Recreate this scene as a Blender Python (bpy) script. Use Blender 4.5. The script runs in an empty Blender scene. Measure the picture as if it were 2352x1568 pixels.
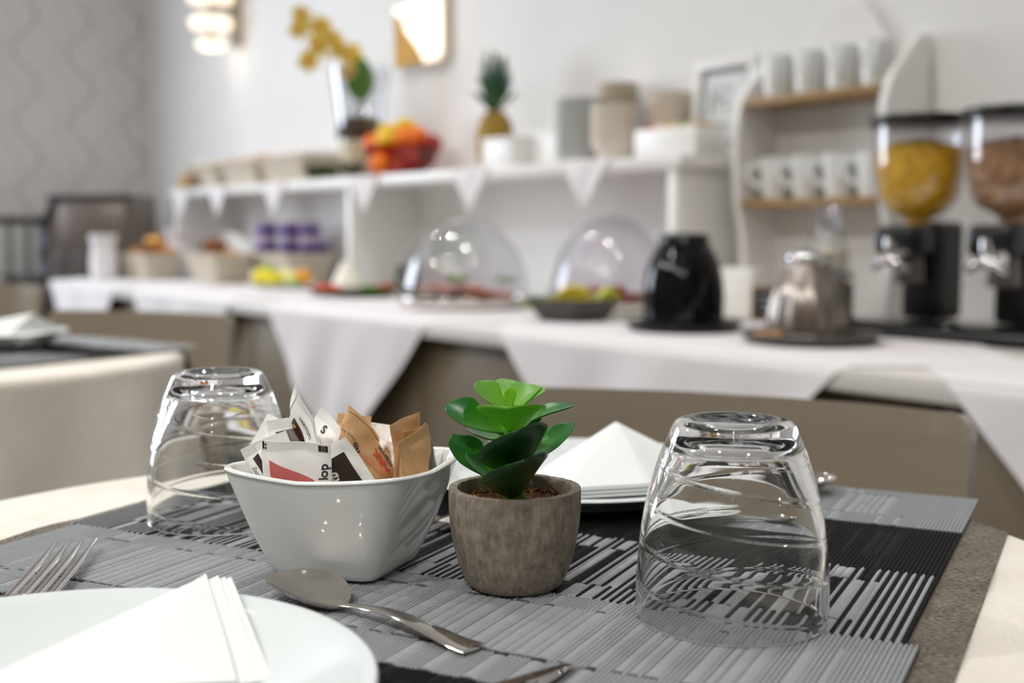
import bpy, bmesh, math, random
from mathutils import Vector, Matrix
PI = math.pi
scene = bpy.context.scene
COL = scene.collection
random.seed(7)

# ------------------------------------------------------------------ camera, light, exposure
cam = bpy.data.cameras.new('camera')
cam.sensor_width = 36.0
cam.lens = 42.70
cam.clip_start = 0.01
cam.dof.use_dof = True
cam.dof.focus_distance = 0.590
cam.dof.aperture_fstop = 5.8
cam.dof.aperture_blades = 0
cam_o = bpy.data.objects.new('camera', cam)
COL.objects.link(cam_o)
_f = Vector((-0.7964, 0.5979, -0.0907)).normalized()
_r = Vector((0.6004, 0.7997, 0.0)).normalized()
_u = _r.cross(_f)
cam_o.matrix_world = Matrix(((_r.x, _u.x, -_f.x, 0.0), (_r.y, _u.y, -_f.y, 0.0), (_r.z, _u.z, -_f.z, 0.924), (0, 0, 0, 1)))
scene.camera = cam_o

world = bpy.data.worlds.new('daylight')
scene.world = world
world.use_nodes = True
world.node_tree.nodes['Background'].inputs[0].default_value = (0.75, 0.84, 1.0, 1)
world.node_tree.nodes['Background'].inputs[1].default_value = 1.5

scene.view_settings.view_transform = 'Standard'
scene.view_settings.look = 'None'
scene.view_settings.gamma = 1.0
scene.view_settings.use_curve_mapping = False
scene.view_settings.exposure = 0.0
try:
    scene.cycles.use_denoising = True
    scene.cycles.max_bounces = 14
    scene.cycles.diffuse_bounces = 5
    scene.cycles.glossy_bounces = 6
    scene.cycles.transmission_bounces = 14
    scene.cycles.transparent_max_bounces = 24
    scene.cycles.sample_clamp_indirect = 80.0
    scene.cycles.caustics_reflective = True
    scene.cycles.caustics_refractive = True
    scene.cycles.blur_glossy = 0.3
except Exception:
    pass

def area_light(name, loc, aim, power, color, size, size_y=None, spread=PI):
    l = bpy.data.lights.new(name, 'AREA')
    l.energy = power
    l.color = color
    l.size = size
    if size_y is None:
        l.shape = 'DISK'
    else:
        l.shape = 'RECTANGLE'
        l.size_y = size_y
    l.spread = spread
    o = bpy.data.objects.new(name, l)
    COL.objects.link(o)
    o.location = loc
    o.rotation_euler = (Vector(aim) - Vector(loc)).to_track_quat('-Z', 'Y').to_euler()
    return o

DAY = (0.82, 0.90, 1.0)
WARM = (1.0, 0.985, 0.965)
# daylight through the window in the left wall, recessed spots in the ceiling
area_light('daylight', (-6.02, -0.15, 1.62), (0, -0.15, 1.35), 72, DAY, 1.7, 1.35)
SPOTS = [(-4.2, 1.35), (-3.0, 1.35), (-1.8, 1.35), (-0.6, 1.35), (-4.2, 0.15), (-2.1, 0.15), (-0.9, 0.15), (0.5, 0.15), (-3.4, -1.1), (-1.8, -1.1), (-0.2, -1.1), (1.0, -1.1)]
for i, (sx, sy) in enumerate(SPOTS):
    area_light('spot_beam', (sx, sy, 2.672), (sx, sy, 0), (4.4, 1.6, 22.0)[i // 4] + (3.4 if i == 5 else 0), WARM, 0.075, None, math.radians((125, 125, 160)[i // 4]))

# ------------------------------------------------------------------ helpers
def tag(o, label=None, cat=None, group=None, kind=None):
    if label: o['label'] = label
    if cat: o['category'] = cat
    if group: o['group'] = group
    if kind: o['kind'] = kind
    return o

def thing(name, label, cat, loc=(0, 0, 0), rz=0.0, group=None):
    o = bpy.data.objects.new(name, None)
    COL.objects.link(o)
    o.empty_display_size = 0.02
    o.location = loc
    o.rotation_euler = (0, 0, rz)
    return tag(o, label, cat, group)

def obj(name, bm, mat, parent=None, smooth=True, angle=40):
    me = bpy.data.meshes.new(name)
    bmesh.ops.recalc_face_normals(bm, faces=bm.faces[:])
    bm.to_mesh(me)
    bm.free()
    return link(name, me, mat, parent, smooth, angle)

def link(name, me, mat, parent=None, smooth=True, angle=40):
    for m in (mat if isinstance(mat, (list, tuple)) else [mat]):
        me.materials.append(m)
    if smooth:
        me.polygons.foreach_set('use_smooth', [True] * len(me.polygons))
        if angle is not None:
            try:
                me.set_sharp_from_angle(angle=math.radians(angle))
            except Exception:
                pass
    o = bpy.data.objects.new(name, me)
    COL.objects.link(o)
    if parent is not None:
        o.parent = parent
    return o

def struct(name, bm, mat, smooth=False):
    o = obj(name, bm, mat, None, smooth)
    o['kind'] = 'structure'
    return o

def dup(root, loc=None, rz=None, label=None, group=None):
    r = root.copy(); COL.objects.link(r)
    if loc is not None: r.location = loc
    if rz is not None: r.rotation_euler = (0, 0, rz)
    if label: r['label'] = label
    if group: r['group'] = group
    for ch in list(root.children):
        c = ch.copy(); COL.objects.link(c); c.parent = r
        for g in list(ch.children):
            d = g.copy(); COL.objects.link(d); d.parent = c
    return r

def NB(): return bmesh.new()

def box(bm, x0, x1, y0, y1, z0, z1, bevel=0.0, rot=None, seg=2):
    t = bmesh.new()
    bmesh.ops.create_cube(t, size=1.0)
    for v in t.verts:
        v.co = Vector(((x0 + x1) / 2 + v.co.x * (x1 - x0), (y0 + y1) / 2 + v.co.y * (y1 - y0), (z0 + z1) / 2 + v.co.z * (z1 - z0)))
    if bevel > 0:
        bmesh.ops.bevel(t, geom=t.edges[:], offset=bevel, segments=seg, affect='EDGES', profile=0.5)
    if rot is not None:
        bmesh.ops.transform(t, matrix=rot, verts=t.verts[:])
    merge(bm, t)
    return bm

def merge(bm, t):
    me = bpy.data.meshes.new('tmp')
    t.to_mesh(me); t.free()
    bm.from_mesh(me)
    bpy.data.meshes.remove(me)

def lathe(bm, prof, seg=48, M=None, fn=None):
    rings = []
    for (r, z) in prof:
        if r < 1e-6:
            v = bm.verts.new((0, 0, z)); rings.append([v])
        else:
            rg = []
            for i in range(seg):
                a = 2 * PI * i / seg
                rr = r if fn is None else fn(r, z, a)
                rg.append(bm.verts.new((rr * math.cos(a), rr * math.sin(a), z)))
            rings.append(rg)
    newv = [v for rg in rings for v in rg]
    for A, B_ in zip(rings, rings[1:]):
        for i in range(seg):
            j = (i + 1) % seg
            if len(A) == 1 and len(B_) == 1: continue
            if len(A) == 1: bm.faces.new((A[0], B_[i], B_[j]))
            elif len(B_) == 1: bm.faces.new((A[i], A[j], B_[0]))
            else: bm.faces.new((A[i], A[j], B_[j], B_[i]))
    if M is not None:
        bmesh.ops.transform(bm, matrix=M, verts=newv)
    return bm

def smooth_prof(pts, n=6):
    """Catmull-Rom through profile points"""
    out = []
    P = [pts[0]] + list(pts) + [pts[-1]]
    for i in range(1, len(P) - 2):
        p0, p1, p2, p3 = P[i - 1], P[i], P[i + 1], P[i + 2]
        for k in range(n):
            t = k / n
            q = []
            for d in range(len(p1)):
                q.append(0.5 * ((2 * p1[d]) + (-p0[d] + p2[d]) * t + (2 * p0[d] - 5 * p1[d] + 4 * p2[d] - p3[d]) * t * t + (-p0[d] + 3 * p1[d] - 3 * p2[d] + p3[d]) * t ** 3))
            out.append(tuple(q))
    out.append(tuple(pts[-1]))
    return out

def tube(bm, pts, rad, seg=10, caps=True):
    pts = [Vector(p) for p in pts]
    rings = []
    up = Vector((0, 0, 1))
    n = len(pts)
    prev = None
    for i, p in enumerate(pts):
        t = (pts[min(i + 1, n - 1)] - pts[max(i - 1, 0)]).normalized()
        if prev is None:
            s = t.cross(up)
            if s.length < 1e-3: s = t.cross(Vector((1, 0, 0)))
        else:
            s = prev - t * prev.dot(t)
        s.normalize(); prev = s
        w = t.cross(s)
        r = rad[i] if isinstance(rad, (list, tuple)) else rad
        rx, ry = r if isinstance(r, (list, tuple)) else (r, r)
        rings.append([bm.verts.new(p + s * math.cos(2 * PI * k / seg) * rx + w * math.sin(2 * PI * k / seg) * ry) for k in range(seg)])
    for A, B_ in zip(rings, rings[1:]):
        for k in range(seg):
            j = (k + 1) % seg
            bm.faces.new((A[k], A[j], B_[j], B_[k]))
    if caps:
        bm.faces.new(rings[0][::-1]); bm.faces.new(rings[-1])
    return bm

def ball(bm, c, rx, ry=None, rz=None, u=20, v=14, rot=None, noise=0.0, rnd=None):
    ry = ry or rx; rz = rz or rx
    t = bmesh.new()
    bmesh.ops.create_uvsphere(t, u_segments=u, v_segments=v, radius=1.0)
    for w in t.verts:
        k = 1.0
        if noise and rnd: k += noise * (rnd.random() - 0.5)
        w.co = Vector((w.co.x * rx * k, w.co.y * ry * k, w.co.z * rz * k))
    if rot is not None: bmesh.ops.transform(t, matrix=rot, verts=t.verts[:])
    bmesh.ops.translate(t, verts=t.verts[:], vec=Vector(c))
    merge(bm, t)
    return bm

def grid(bm, nu, nv, fn, thick=0.0):
    """surface from fn(u,v), u,v in 0..1; closed slab when thick>0 (offset along the normal, downwards)"""
    V = [[Vector(fn(i / nu, j / nv)) for j in range(nv + 1)] for i in range(nu + 1)]
    T = [[bm.verts.new(p) for p in row] for row in V]
    for i in range(nu):
        for j in range(nv):
            bm.faces.new((T[i][j], T[i + 1][j], T[i + 1][j + 1], T[i][j + 1]))
    if thick > 0:
        L = []
        for i in range(nu + 1):
            row = []
            for j in range(nv + 1):
                a = V[min(i + 1, nu)][j] - V[max(i - 1, 0)][j]
                b = V[i][min(j + 1, nv)] - V[i][max(j - 1, 0)]
                nrm = a.cross(b)
                if nrm.length > 1e-12: nrm.normalize()
                row.append(bm.verts.new(V[i][j] - nrm * thick))
            L.append(row)
        for i in range(nu):
            for j in range(nv):
                bm.faces.new((L[i][j], L[i][j + 1], L[i + 1][j + 1], L[i + 1][j]))
        for i in range(nu):
            bm.faces.new((T[i][0], L[i][0], L[i + 1][0], T[i + 1][0]))
            bm.faces.new((T[i + 1][nv], L[i + 1][nv], L[i][nv], T[i][nv]))
        for j in range(nv):
            bm.faces.new((T[0][j + 1], L[0][j + 1], L[0][j], T[0][j]))
            bm.faces.new((T[nu][j], L[nu][j], L[nu][j + 1], T[nu][j + 1]))
    return bm

def prism(bm, poly, y0, y1, axes='xz', M=None):
    """extrude a 2D polygon; axes names the polygon's plane"""
    def pt(a, b, c):
        return {'xz': (a, c, b), 'xy': (a, b, c), 'yz': (c, a, b)}[axes]
    A = [bm.verts.new(pt(p[0], p[1], y0)) for p in poly]
    B_ = [bm.verts.new(pt(p[0], p[1], y1)) for p in poly]
    bm.faces.new(A); bm.faces.new(B_[::-1])
    n = len(poly)
    for i in range(n):
        j = (i + 1) % n
        bm.faces.new((A[i], B_[i], B_[j], A[j]))
    if M is not None:
        bmesh.ops.transform(bm, matrix=M, verts=A + B_)
    return bm

# ------------------------------------------------------------------ materials
def lin(c):
    f = lambda x: x / 12.92 if x <= 0.04045 else ((x + 0.055) / 1.055) ** 2.4
    if isinstance(c, str):
        c = c.lstrip('#'); c = [int(c[i:i + 2], 16) / 255 for i in (0, 2, 4)]
    return tuple(f(x) for x in c) + (1.0,)

class N:
    def __init__(self, name):
        self.m = bpy.data.materials.new(name)
        self.m.use_nodes = True
        self.t = self.m.node_tree
        self.b = self.t.nodes['Principled BSDF']
        self.out = self.t.nodes['Material Output']
    def new(self, typ, **kw):
        n = self.t.nodes.new(typ)
        for k, v in kw.items(): setattr(n, k, v)
        return n
    def ln(self, a, b): self.t.links.new(a, b)
    def math(self, op, a, b=None, c=None):
        n = self.new('ShaderNodeMath', operation=op)
        for i, v in enumerate((a, b, c)):
            if v is None: continue
            if isinstance(v, (int, float)): n.inputs[i].default_value = v
            else: self.ln(v, n.inputs[i])
        return n.outputs[0]
    def mix(self, fac, a, b):
        n = self.new('ShaderNodeMix', data_type='RGBA')
        for s, v in ((n.inputs[0], fac), (n.inputs[6], a), (n.inputs[7], b)):
            if isinstance(v, (int, float, tuple)): s.default_value = v
            else: self.ln(v, s)
        return n.outputs[2]
    def coord(self, which='Object', scale=(1, 1, 1)):
        tc = self.new('ShaderNodeTexCoord'); mp = self.new('ShaderNodeMapping')
        mp.inputs['Scale'].default_value = scale
        self.ln(tc.outputs[which], mp.inputs[0]); return mp.outputs[0]
    def noise(self, vec, scale, detail=4, rough=0.55):
        n = self.new('ShaderNodeTexNoise')
        n.inputs['Scale'].default_value = scale; n.inputs['Detail'].default_value = detail; n.inputs['Roughness'].default_value = rough
        if vec is not None: self.ln(vec, n.inputs['Vector'])
        return n.outputs['Fac']
    def ramp(self, fac, stops):
        n = self.new('ShaderNodeValToRGB')
        el = n.color_ramp.elements
        while len(el) < len(stops): el.new(0.5)
        for e, (p, c) in zip(el, stops): e.position = p; e.color = c
        self.ln(fac, n.inputs[0]); return n.outputs[0]
    def bump(self, h, strength=0.3, dist=0.001):
        n = self.new('ShaderNodeBump'); n.inputs['Strength'].default_value = strength; n.inputs['Distance'].default_value = dist
        self.ln(h, n.inputs['Height']); self.ln(n.outputs[0], self.b.inputs['Normal'])

def pm(name, color, rough=0.5, metal=0.0, var=0.06, nscale=30, bump=0.0, bscale=200, bdist=0.0005, spec=None, sub=0.0, scale=(1, 1, 1), coat=0.0, emit=None, estr=0.0, sheen=0.0, alpha=None):
    n = N(name)
    c = lin(color) if (isinstance(color, str) or max(color) <= 1) else color
    v = n.coord('Object', scale)
    nz = n.noise(v, nscale)
    d = tuple(max(0, x * (1 - var)) for x in c[:3]) + (1,)
    l = tuple(min(1, x * (1 + var)) for x in c[:3]) + (1,)
    n.ln(n.ramp(nz, [(0.3, d), (0.7, l)]), n.b.inputs['Base Color'])
    n.b.inputs['Roughness'].default_value = rough
    n.b.inputs['Metallic'].default_value = metal
    if spec is not None: n.b.inputs['Specular IOR Level'].default_value = spec
    if coat: n.b.inputs['Coat Weight'].default_value = coat; n.b.inputs['Coat Roughness'].default_value = 0.05
    if sub:
        n.b.inputs['Subsurface Weight'].default_value = sub
        n.b.inputs['Subsurface Radius'].default_value = (0.006, 0.006, 0.004)
        n.b.inputs['Subsurface Scale'].default_value = 1.0
    if sheen: n.b.inputs['Sheen Weight'].default_value = sheen
    if emit: n.b.inputs['Emission Color'].default_value = lin(emit); n.b.inputs['Emission Strength'].default_value = estr
    if bump: n.bump(n.noise(v, bscale, 6), bump, bdist)
    return n.m

def glass_mat(name, color=(1, 1, 1, 1), ior=1.5, rough=0.0):
    n = N(name)
    n.b.inputs['Base Color'].default_value = color
    n.b.inputs['Transmission Weight'].default_value = 1.0
    n.b.inputs['Roughness'].default_value = rough
    n.b.inputs['IOR'].default_value = ior
    return n.m

def thin_clear(name, tint=(1, 1, 1, 1), gloss=1.0, rough=0.02, edge=None):
    """thin clear plastic or glass sheet: see-through with a Fresnel reflection"""
    n = N(name)
    tr = n.new('ShaderNodeBsdfTransparent'); tr.inputs[0].default_value = tint
    gl = n.new('ShaderNodeBsdfGlossy'); gl.inputs['Roughness'].default_value = rough
    lw = n.new('ShaderNodeLayerWeight'); lw.inputs['Blend'].default_value = 0.5
    fac = n.math('MULTIPLY_ADD', n.math('POWER', lw.outputs['Facing'], 3.5), 0.42 * gloss, 0.06 * gloss)
    mx = n.new('ShaderNodeMixShader')
    n.ln(fac, mx.inputs[0])
    n.ln(tr.outputs[0], mx.inputs[1]); n.ln(gl.outputs[0], mx.inputs[2])
    n.ln(mx.outputs[0], n.out.inputs[0])
    n.t.nodes.remove(n.b)
    return n.m

M_wall = pm('wall_paint', '#f1f0ee', 0.75, var=0.02, nscale=3, bump=0.15, bscale=160)
M_wall_taupe = pm('taupe_wall_paint', '#7d756c', 0.75, var=0.02, nscale=3)
M_ceil = pm('ceiling_paint', '#f4f2ee', 0.8, var=0.01)
M_floor = pm('floor_tile', '#4e4a47', 0.4, var=0.1, nscale=6)
M_white = pm('white_lacquer', '#f1efec', 0.35, var=0.01)
M_taupe_front = pm('taupe_cabinet', '#7a6d57', 0.5, var=0.03)
M_dark_plinth = pm('dark_plinth', '#3c3936', 0.6)
M_porcelain = pm('white_porcelain', '#dae0df', 0.09, var=0.01, nscale=5, coat=0.4)
M_bowlpor = pm('white_bowl_glaze', '#e6e8e4', 0.1, var=0.015, nscale=40, coat=0.4)
M_mug = pm('white_mug_glaze', '#e6e8e6', 0.15, var=0.01)
M_cream_por = pm('cream_porcelain', '#e6ddce', 0.25, var=0.02)
M_linen = pm('white_linen', '#e6e1e2', 0.85, var=0.015, nscale=12, bump=0.25, bscale=900, sheen=0.2)
M_paper = pm('paper_napkin', '#eceeec', 0.9, var=0.01, nscale=40, bump=0.2, bscale=700, bdist=0.0003)
M_steel = pm('polished_steel', '#d3cec9', 0.07, 1.0, var=0.02)
M_brushed = pm('brushed_steel', '#a89e96', 0.17, 1.0, var=0.04, nscale=60, scale=(1, 1, 12))
_b = M_brushed.node_tree.nodes['Principled BSDF']
_b.inputs['Roughness'].default_value = 0.30
_b.inputs['Anisotropic'].default_value = 0.85
_tg = M_brushed.node_tree.nodes.new('ShaderNodeTangent'); _tg.direction_type = 'RADIAL'; _tg.axis = 'Z'
M_brushed.node_tree.links.new(_tg.outputs[0], _b.inputs['Tangent'])
M_chrome = pm('chrome', '#dcdcdc', 0.05, 1.0, var=0.0)
M_black = pm('black_plastic', '#0c0c0c', 0.3, var=0.05)
M_blackgloss = pm('black_gloss', '#060607', 0.06, var=0.05, spec=.35)
M_darkgrey = pm('dark_grey_slate', '#4c4b46', 0.45, var=0.06)
M_clear = thin_clear('clear_plastic', (0.955, 0.955, 0.97, 1), 1.1, 0.015)
M_vase = thin_clear('clear_vase_glass', (0.93, 0.935, 0.95, 1), 1.5, 0.02)
M_glass = glass_mat('drinking_glass', (0.985, 0.995, 0.99, 1), 1.5)
M_wood = pm('oak_shelf', '#9c7b4e', 0.5, var=0.18, nscale=20, scale=(1, 12, 12))
M_chair = pm('taupe_polycarbonate', '#8d8271', 0.16, var=0.02, nscale=4, coat=0.5)
M_leg = pm('chair_leg_metal', '#b9b5b0', 0.25, 1.0)
M_wicker = None

# tablecloth with a fine embossed cream weave
def cream_cloth():
    n = N('cream_tablecloth')
    v = n.coord('Object')
    w = n.new('ShaderNodeTexVoronoi'); w.inputs['Scale'].default_value = 420
    n.ln(v, w.inputs['Vector'])
    n.ln(n.ramp(n.noise(v, 25), [(0.3, lin('#dfd7c9')), (0.7, lin('#e8e1d5'))]), n.b.inputs['Base Color'])
    n.b.inputs['Roughness'].default_value = 0.75
    n.b.inputs['Sheen Weight'].default_value = 0.2
    n.bump(w.outputs['Distance'], 0.35, 0.0008)
    return n.m
M_cream = cream_cloth()

def runner_weave():
    n = N('taupe_weave')
    v = n.coord('UV')
    sp = n.new('ShaderNodeSeparateXYZ'); n.ln(v, sp.inputs[0])
    x, y = sp.outputs[0], sp.outputs[1]
    wx = n.math('SINE', n.math('MULTIPLY', x, 2 * PI / 0.0011))
    wy = n.math('SINE', n.math('ADD', n.math('MULTIPLY', y, 2 * PI / 0.0017), n.math('MULTIPLY', n.noise(v, 260, 2), 5.0)))
    h = n.math('MULTIPLY', wx, wy)
    crink = n.noise(n.coord('UV', (330, 900, 1)), 1.0, 3, 0.6)
    f = n.math('ADD', n.math('MULTIPLY', h, 0.12), n.math('ADD', n.math('MULTIPLY', crink, 1.5), n.math('MULTIPLY_ADD', n.noise(v, 60, 3), 0.35, -0.45)))
    n.ln(n.ramp(f, [(0.22, lin('#332e26')), (0.5, lin('#6b6355')), (0.8, lin('#a09786'))]), n.b.inputs['Base Color'])
    n.b.inputs['Roughness'].default_value = 0.8
    n.bump(h, 0.5, 0.0006)
    return n.m
M_runner = runner_weave()

def mat_weave():
    n = N('placemat_weave')
    at = n.new('ShaderNodeAttribute'); at.attribute_name = 'yarn'
    v = n.coord('UV')
    sp = n.new('ShaderNodeSeparateXYZ'); n.ln(v, sp.inputs[0])
    x, y = sp.outputs[0], sp.outputs[1]
    thread = n.math('SINE', n.math('ADD', n.math('MULTIPLY', y, 2 * PI / 0.00105), n.math('MULTIPLY', n.noise(v, 180, 2), 3.0)))
    streak = n.noise(n.coord('UV', (40, 1500, 1)), 1.0, 3)
    base = n.ramp(at.outputs['Fac'], [(0.0, lin('#0a0a0a')), (0.35, lin('#262626')), (0.6, lin('#94979a')), (1.0, lin('#c3c6c9'))])
    dark = n.mix(n.math('MULTIPLY', n.math('GREATER_THAN', thread, 0.45), n.math('MULTIPLY_ADD', streak, 0.8, 0.12)), base, lin('#1c1c1c'))
    n.ln(dark, n.b.inputs['Base Color'])
    n.b.inputs['Roughness'].default_value = 0.5
    n.b.inputs['Specular IOR Level'].default_value = 0.10
    n.bump(thread, 0.8, 0.0004)
    return n.m
M_mat = mat_weave()

def wavy_wallpaper():
    n = N('wavy_wallpaper')
    tc = n.new('ShaderNodeTexCoord'); sp = n.new('ShaderNodeSeparateXYZ'); n.ln(tc.outputs['Object'], sp.inputs[0])
    y, z = sp.outputs[1], sp.outputs[2]
    def waves(ph, off, amp, width):
        s = n.math('SINE', n.math('ADD', n.math('MULTIPLY', z, 2 * PI / 0.34), ph))
        u = n.math('ADD', n.math('MULTIPLY', y, 1 / 0.26), n.math('MULTIPLY_ADD', s, amp, off))
        fr = n.math('ABSOLUTE', n.math('SUBTRACT', n.math('FRACT', u), 0.5))
        return n.math('LESS_THAN', fr, width)
    a = waves(0.0, 0.0, 0.22, 0.028)
    b = waves(0.9, 0.30, 0.16, 0.012)
    c = waves(2.4, 0.62, 0.20, 0.010)
    m = n.math('MAXIMUM', n.math('MULTIPLY', a, 0.75), n.math('MULTIPLY', n.math('MAXIMUM', b, c), 0.6))
    n.ln(n.mix(m, lin('#eae4e3'), lin('#b3aca9')), n.b.inputs['Base Color'])
    n.b.inputs['Roughness'].default_value = 0.6
    return n.m
M_paperwall = wavy_wallpaper()

def concrete():
    n = N('grey_concrete')
    v = n.coord('Object'); vs = n.coord('Object', (1, 1, 0.12))
    st = n.noise(vs, 420, 3, 0.6); bl = n.noise(v, 170, 8, 0.72); big = n.noise(v, 28, 3)
    f = n.math('ADD', n.math('MULTIPLY', st, 0.34), n.math('ADD', n.math('MULTIPLY', bl, 0.53), n.math('MULTIPLY', big, 0.2)))
    n.ln(n.ramp(f, [(0.36, lin('#51493d')), (0.52, lin('#7b7164')), (0.70, lin('#a39989'))]), n.b.inputs['Base Color'])
    n.b.inputs['Roughness'].default_value = 0.88
    n.bump(f, 0.35, 0.0008)
    return n.m
M_concrete = concrete()

def leaf_mat(name, base, tip, rough=0.32, trans=0.25):
    n = N(name)
    tc = n.new('ShaderNodeTexCoord'); sp = n.new('ShaderNodeSeparateXYZ'); n.ln(tc.outputs['UV'], sp.inputs[0])
    v = n.coord('Object')
    f = n.math('ADD', sp.outputs[0], n.math('MULTIPLY', n.math('SUBTRACT', n.noise(v, 120, 4), 0.5), 0.35))
    col = n.ramp(f, [(0.0, lin(base)), (0.75, lin(tip)), (1.0, lin(tip))])
    n.ln(col, n.b.inputs['Base Color'])
    n.b.inputs['Roughness'].default_value = rough
    n.bump(n.noise(v, 500, 4), 0.12, 0.0004)
    tr = n.new('ShaderNodeBsdfTranslucent'); n.ln(col, tr.inputs[0])
    mx = n.new('ShaderNodeMixShader'); mx.inputs[0].default_value = trans
    n.ln(n.b.outputs[0], mx.inputs[1]); n.ln(tr.outputs[0], mx.inputs[2]); n.ln(mx.outputs[0], n.out.inputs[0])
    return n.m
LEAF = [leaf_mat('succulent_dark_green', '#3a861c', '#0f4416', 0.3, 0.14), leaf_mat('succulent_green', '#63ab27', '#257024', 0.3, 0.3),
        leaf_mat('succulent_light_green', '#8cc93a', '#5fa546', 0.3, 0.45), leaf_mat('succulent_lime', '#93cc3a', '#80bf44', 0.3, 0.45), leaf_mat('succulent_bud', '#9ad62e', '#86ca28', 0.3, 0.45)]

def wicker():
    n = N('pale_wicker')
    v = n.coord('Object')
    sp = n.new('ShaderNodeSeparateXYZ'); n.ln(v, sp.inputs[0])
    sx = n.math('SINE', n.math('MULTIPLY', n.math('ADD', sp.outputs[0], sp.outputs[1]), 2 * PI / 0.03))
    sz = n.math('SINE', n.math('MULTIPLY', sp.outputs[2], 2 * PI / 0.018))
    h = n.math('MULTIPLY', sx, sz)
    n.ln(n.ramp(n.math('MULTIPLY_ADD', h, 0.5, 0.5), [(0.0, lin('#9c8c74')), (0.6, lin('#ddd2c0'))]), n.b.inputs['Base Color'])
    n.b.inputs['Roughness'].default_value = 0.7
    n.bump(h, 0.6, 0.004)
    return n.m
M_wicker = wicker()

# ------------------------------------------------------------------ room shell
X0, X1, Y0, Y1, ZC = -6.14, 1.7, -1.9, 2.27, 2.7
bm = NB(); box(bm, X0 - .1, X1 + .1, Y0 - .1, Y1 + .1, -.1, 0); struct('floor', bm, M_floor)
bm = NB(); box(bm, X0 - .1, X1 + .1, Y0 - .1, Y1 + .1, ZC, ZC + .1); struct('ceiling', bm, M_ceil)
bm = NB(); box(bm, X0 - .1, X1 + .1, Y1, Y1 + .1, 0, ZC); struct('wall_back', bm, M_wall)
bm = NB(); box(bm, X1, X1 + .1, Y0, Y1, 0, ZC); struct('wall_right', bm, M_wall_taupe)
# left wall around its window, front wall around its window
WA = (-1.0, 0.7, 0.95, 2.3)
bm = NB()
box(bm, X0 - .1, X0, Y0, WA[0], 0, ZC); box(bm, X0 - .1, X0, WA[1], Y1, 0, ZC)
box(bm, X0 - .1, X0, WA[0], WA[1], 0, WA[2]); box(bm, X0 - .1, X0, WA[0], WA[1], WA[3], ZC)
struct('wall_left', bm, M_paperwall)
bm = NB(); box(bm, X0 - .1, X1 + .1, Y0 - .1, Y0, 0, ZC); struct('wall_front', bm, M_wall_taupe)
def window(name, horiz, a0, a1, z0, z1, w):
    o = thing(name, None, None); o['kind'] = 'structure'
    fb = NB(); gb = NB()
    def bb(b, s0, s1, q0, q1, t=.05):
        if horiz: box(b, s0, s1, w - t, w, q0, q1)
        else: box(b, w - t, w, s0, s1, q0, q1)
    f = .05; mid = (a0 + a1) / 2
    bb(fb, a0, a1, z0, z0 + f); bb(fb, a0, a1, z1 - f, z1); bb(fb, a0, a0 + f, z0 + f, z1 - f); bb(fb, a1 - f, a1, z0 + f, z1 - f); bb(fb, mid - f / 2, mid + f / 2, z0 + f, z1 - f)
    obj('window_frame', fb, M_white, o, False)
    for p0, p1 in ((a0 + f, mid - f / 2), (mid + f / 2, a1 - f)):
        gb = NB(); bb(gb, p0, p1, z0 + f, z1 - f, .006); g = obj('pane', gb, M_clear, o, False)
        if horiz: g.location.y = -.02
        else: g.location.x = -.02
window('window_1', False, WA[0], WA[1], WA[2], WA[3], X0 - .02)
bm = NB(); box(bm, X0 + .02, X1, Y1 - .015, Y1, 0, .08); struct('baseboard_back', bm, M_white)
bm = NB(); box(bm, X0, X0 + .015, Y0, Y1, 0, .08); struct('baseboard_left', bm, M_white)

M_led = pm('led_lens', '#fff4e2', 0.4, emit='#fff1dc', estr=3.0)
sp0 = None
for i, (sx, sy) in enumerate(SPOTS):
    lab = 'round recessed ceiling spotlight, %s in the row %s' % (('farthest left', 'second from the left', 'third from the left', 'farthest right')[i % 4], ('nearest the buffet', 'above the dining tables', 'farthest from the buffet')[i // 4])
    if sp0 is None:
        sp0 = thing('ceiling_spotlight', lab, 'ceiling light', (sx, sy, 2.70), 0, 'recessed ceiling spotlights')
        bm = NB(); lathe(bm, [(.055, -.001), (.058, -.012), (.045, -.014), (.042, -.001)], 32); obj('trim_ring', bm, M_chrome, sp0)
        bm = NB(); lathe(bm, [(0, -.004), (.041, -.004)], 32); obj('lens', bm, M_led, sp0)
    else:
        dup(sp0, (sx, sy, 2.70), None, lab)

# ------------------------------------------------------------------ round dining tables
A_DIR = Vector((0.893, 0.450, 0)).normalized()       # along the mats' long side
B_DIR = Vector((-0.450, 0.893, 0)).normalized()      # away from the camera, across the table
ROT = math.atan2(A_DIR.y, A_DIR.x)
RT = 0.355
ZT = 0.7500                                           # top of the cloth
M0 = Vector((-0.5065, 0.326, 0))

def drape_point(x, y, R, zt, drop_wave=None):
    r = math.hypot(x, y)
    if r <= R - .012: return (x, y, zt)
    a = math.atan2(y, x)
    e = r - (R - .012)
    q = .012
    if e < q * PI / 2:
        t = e / q
        rr = R - .012 + q * math.sin(t); z = zt - q * (1 - math.cos(t))
    else:
        rr = R; z = zt - q - (e - q * PI / 2)
    if drop_wave: rr += drop_wave(a, zt - z)
    return (rr * math.cos(a), rr * math.sin(a), z)

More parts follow.
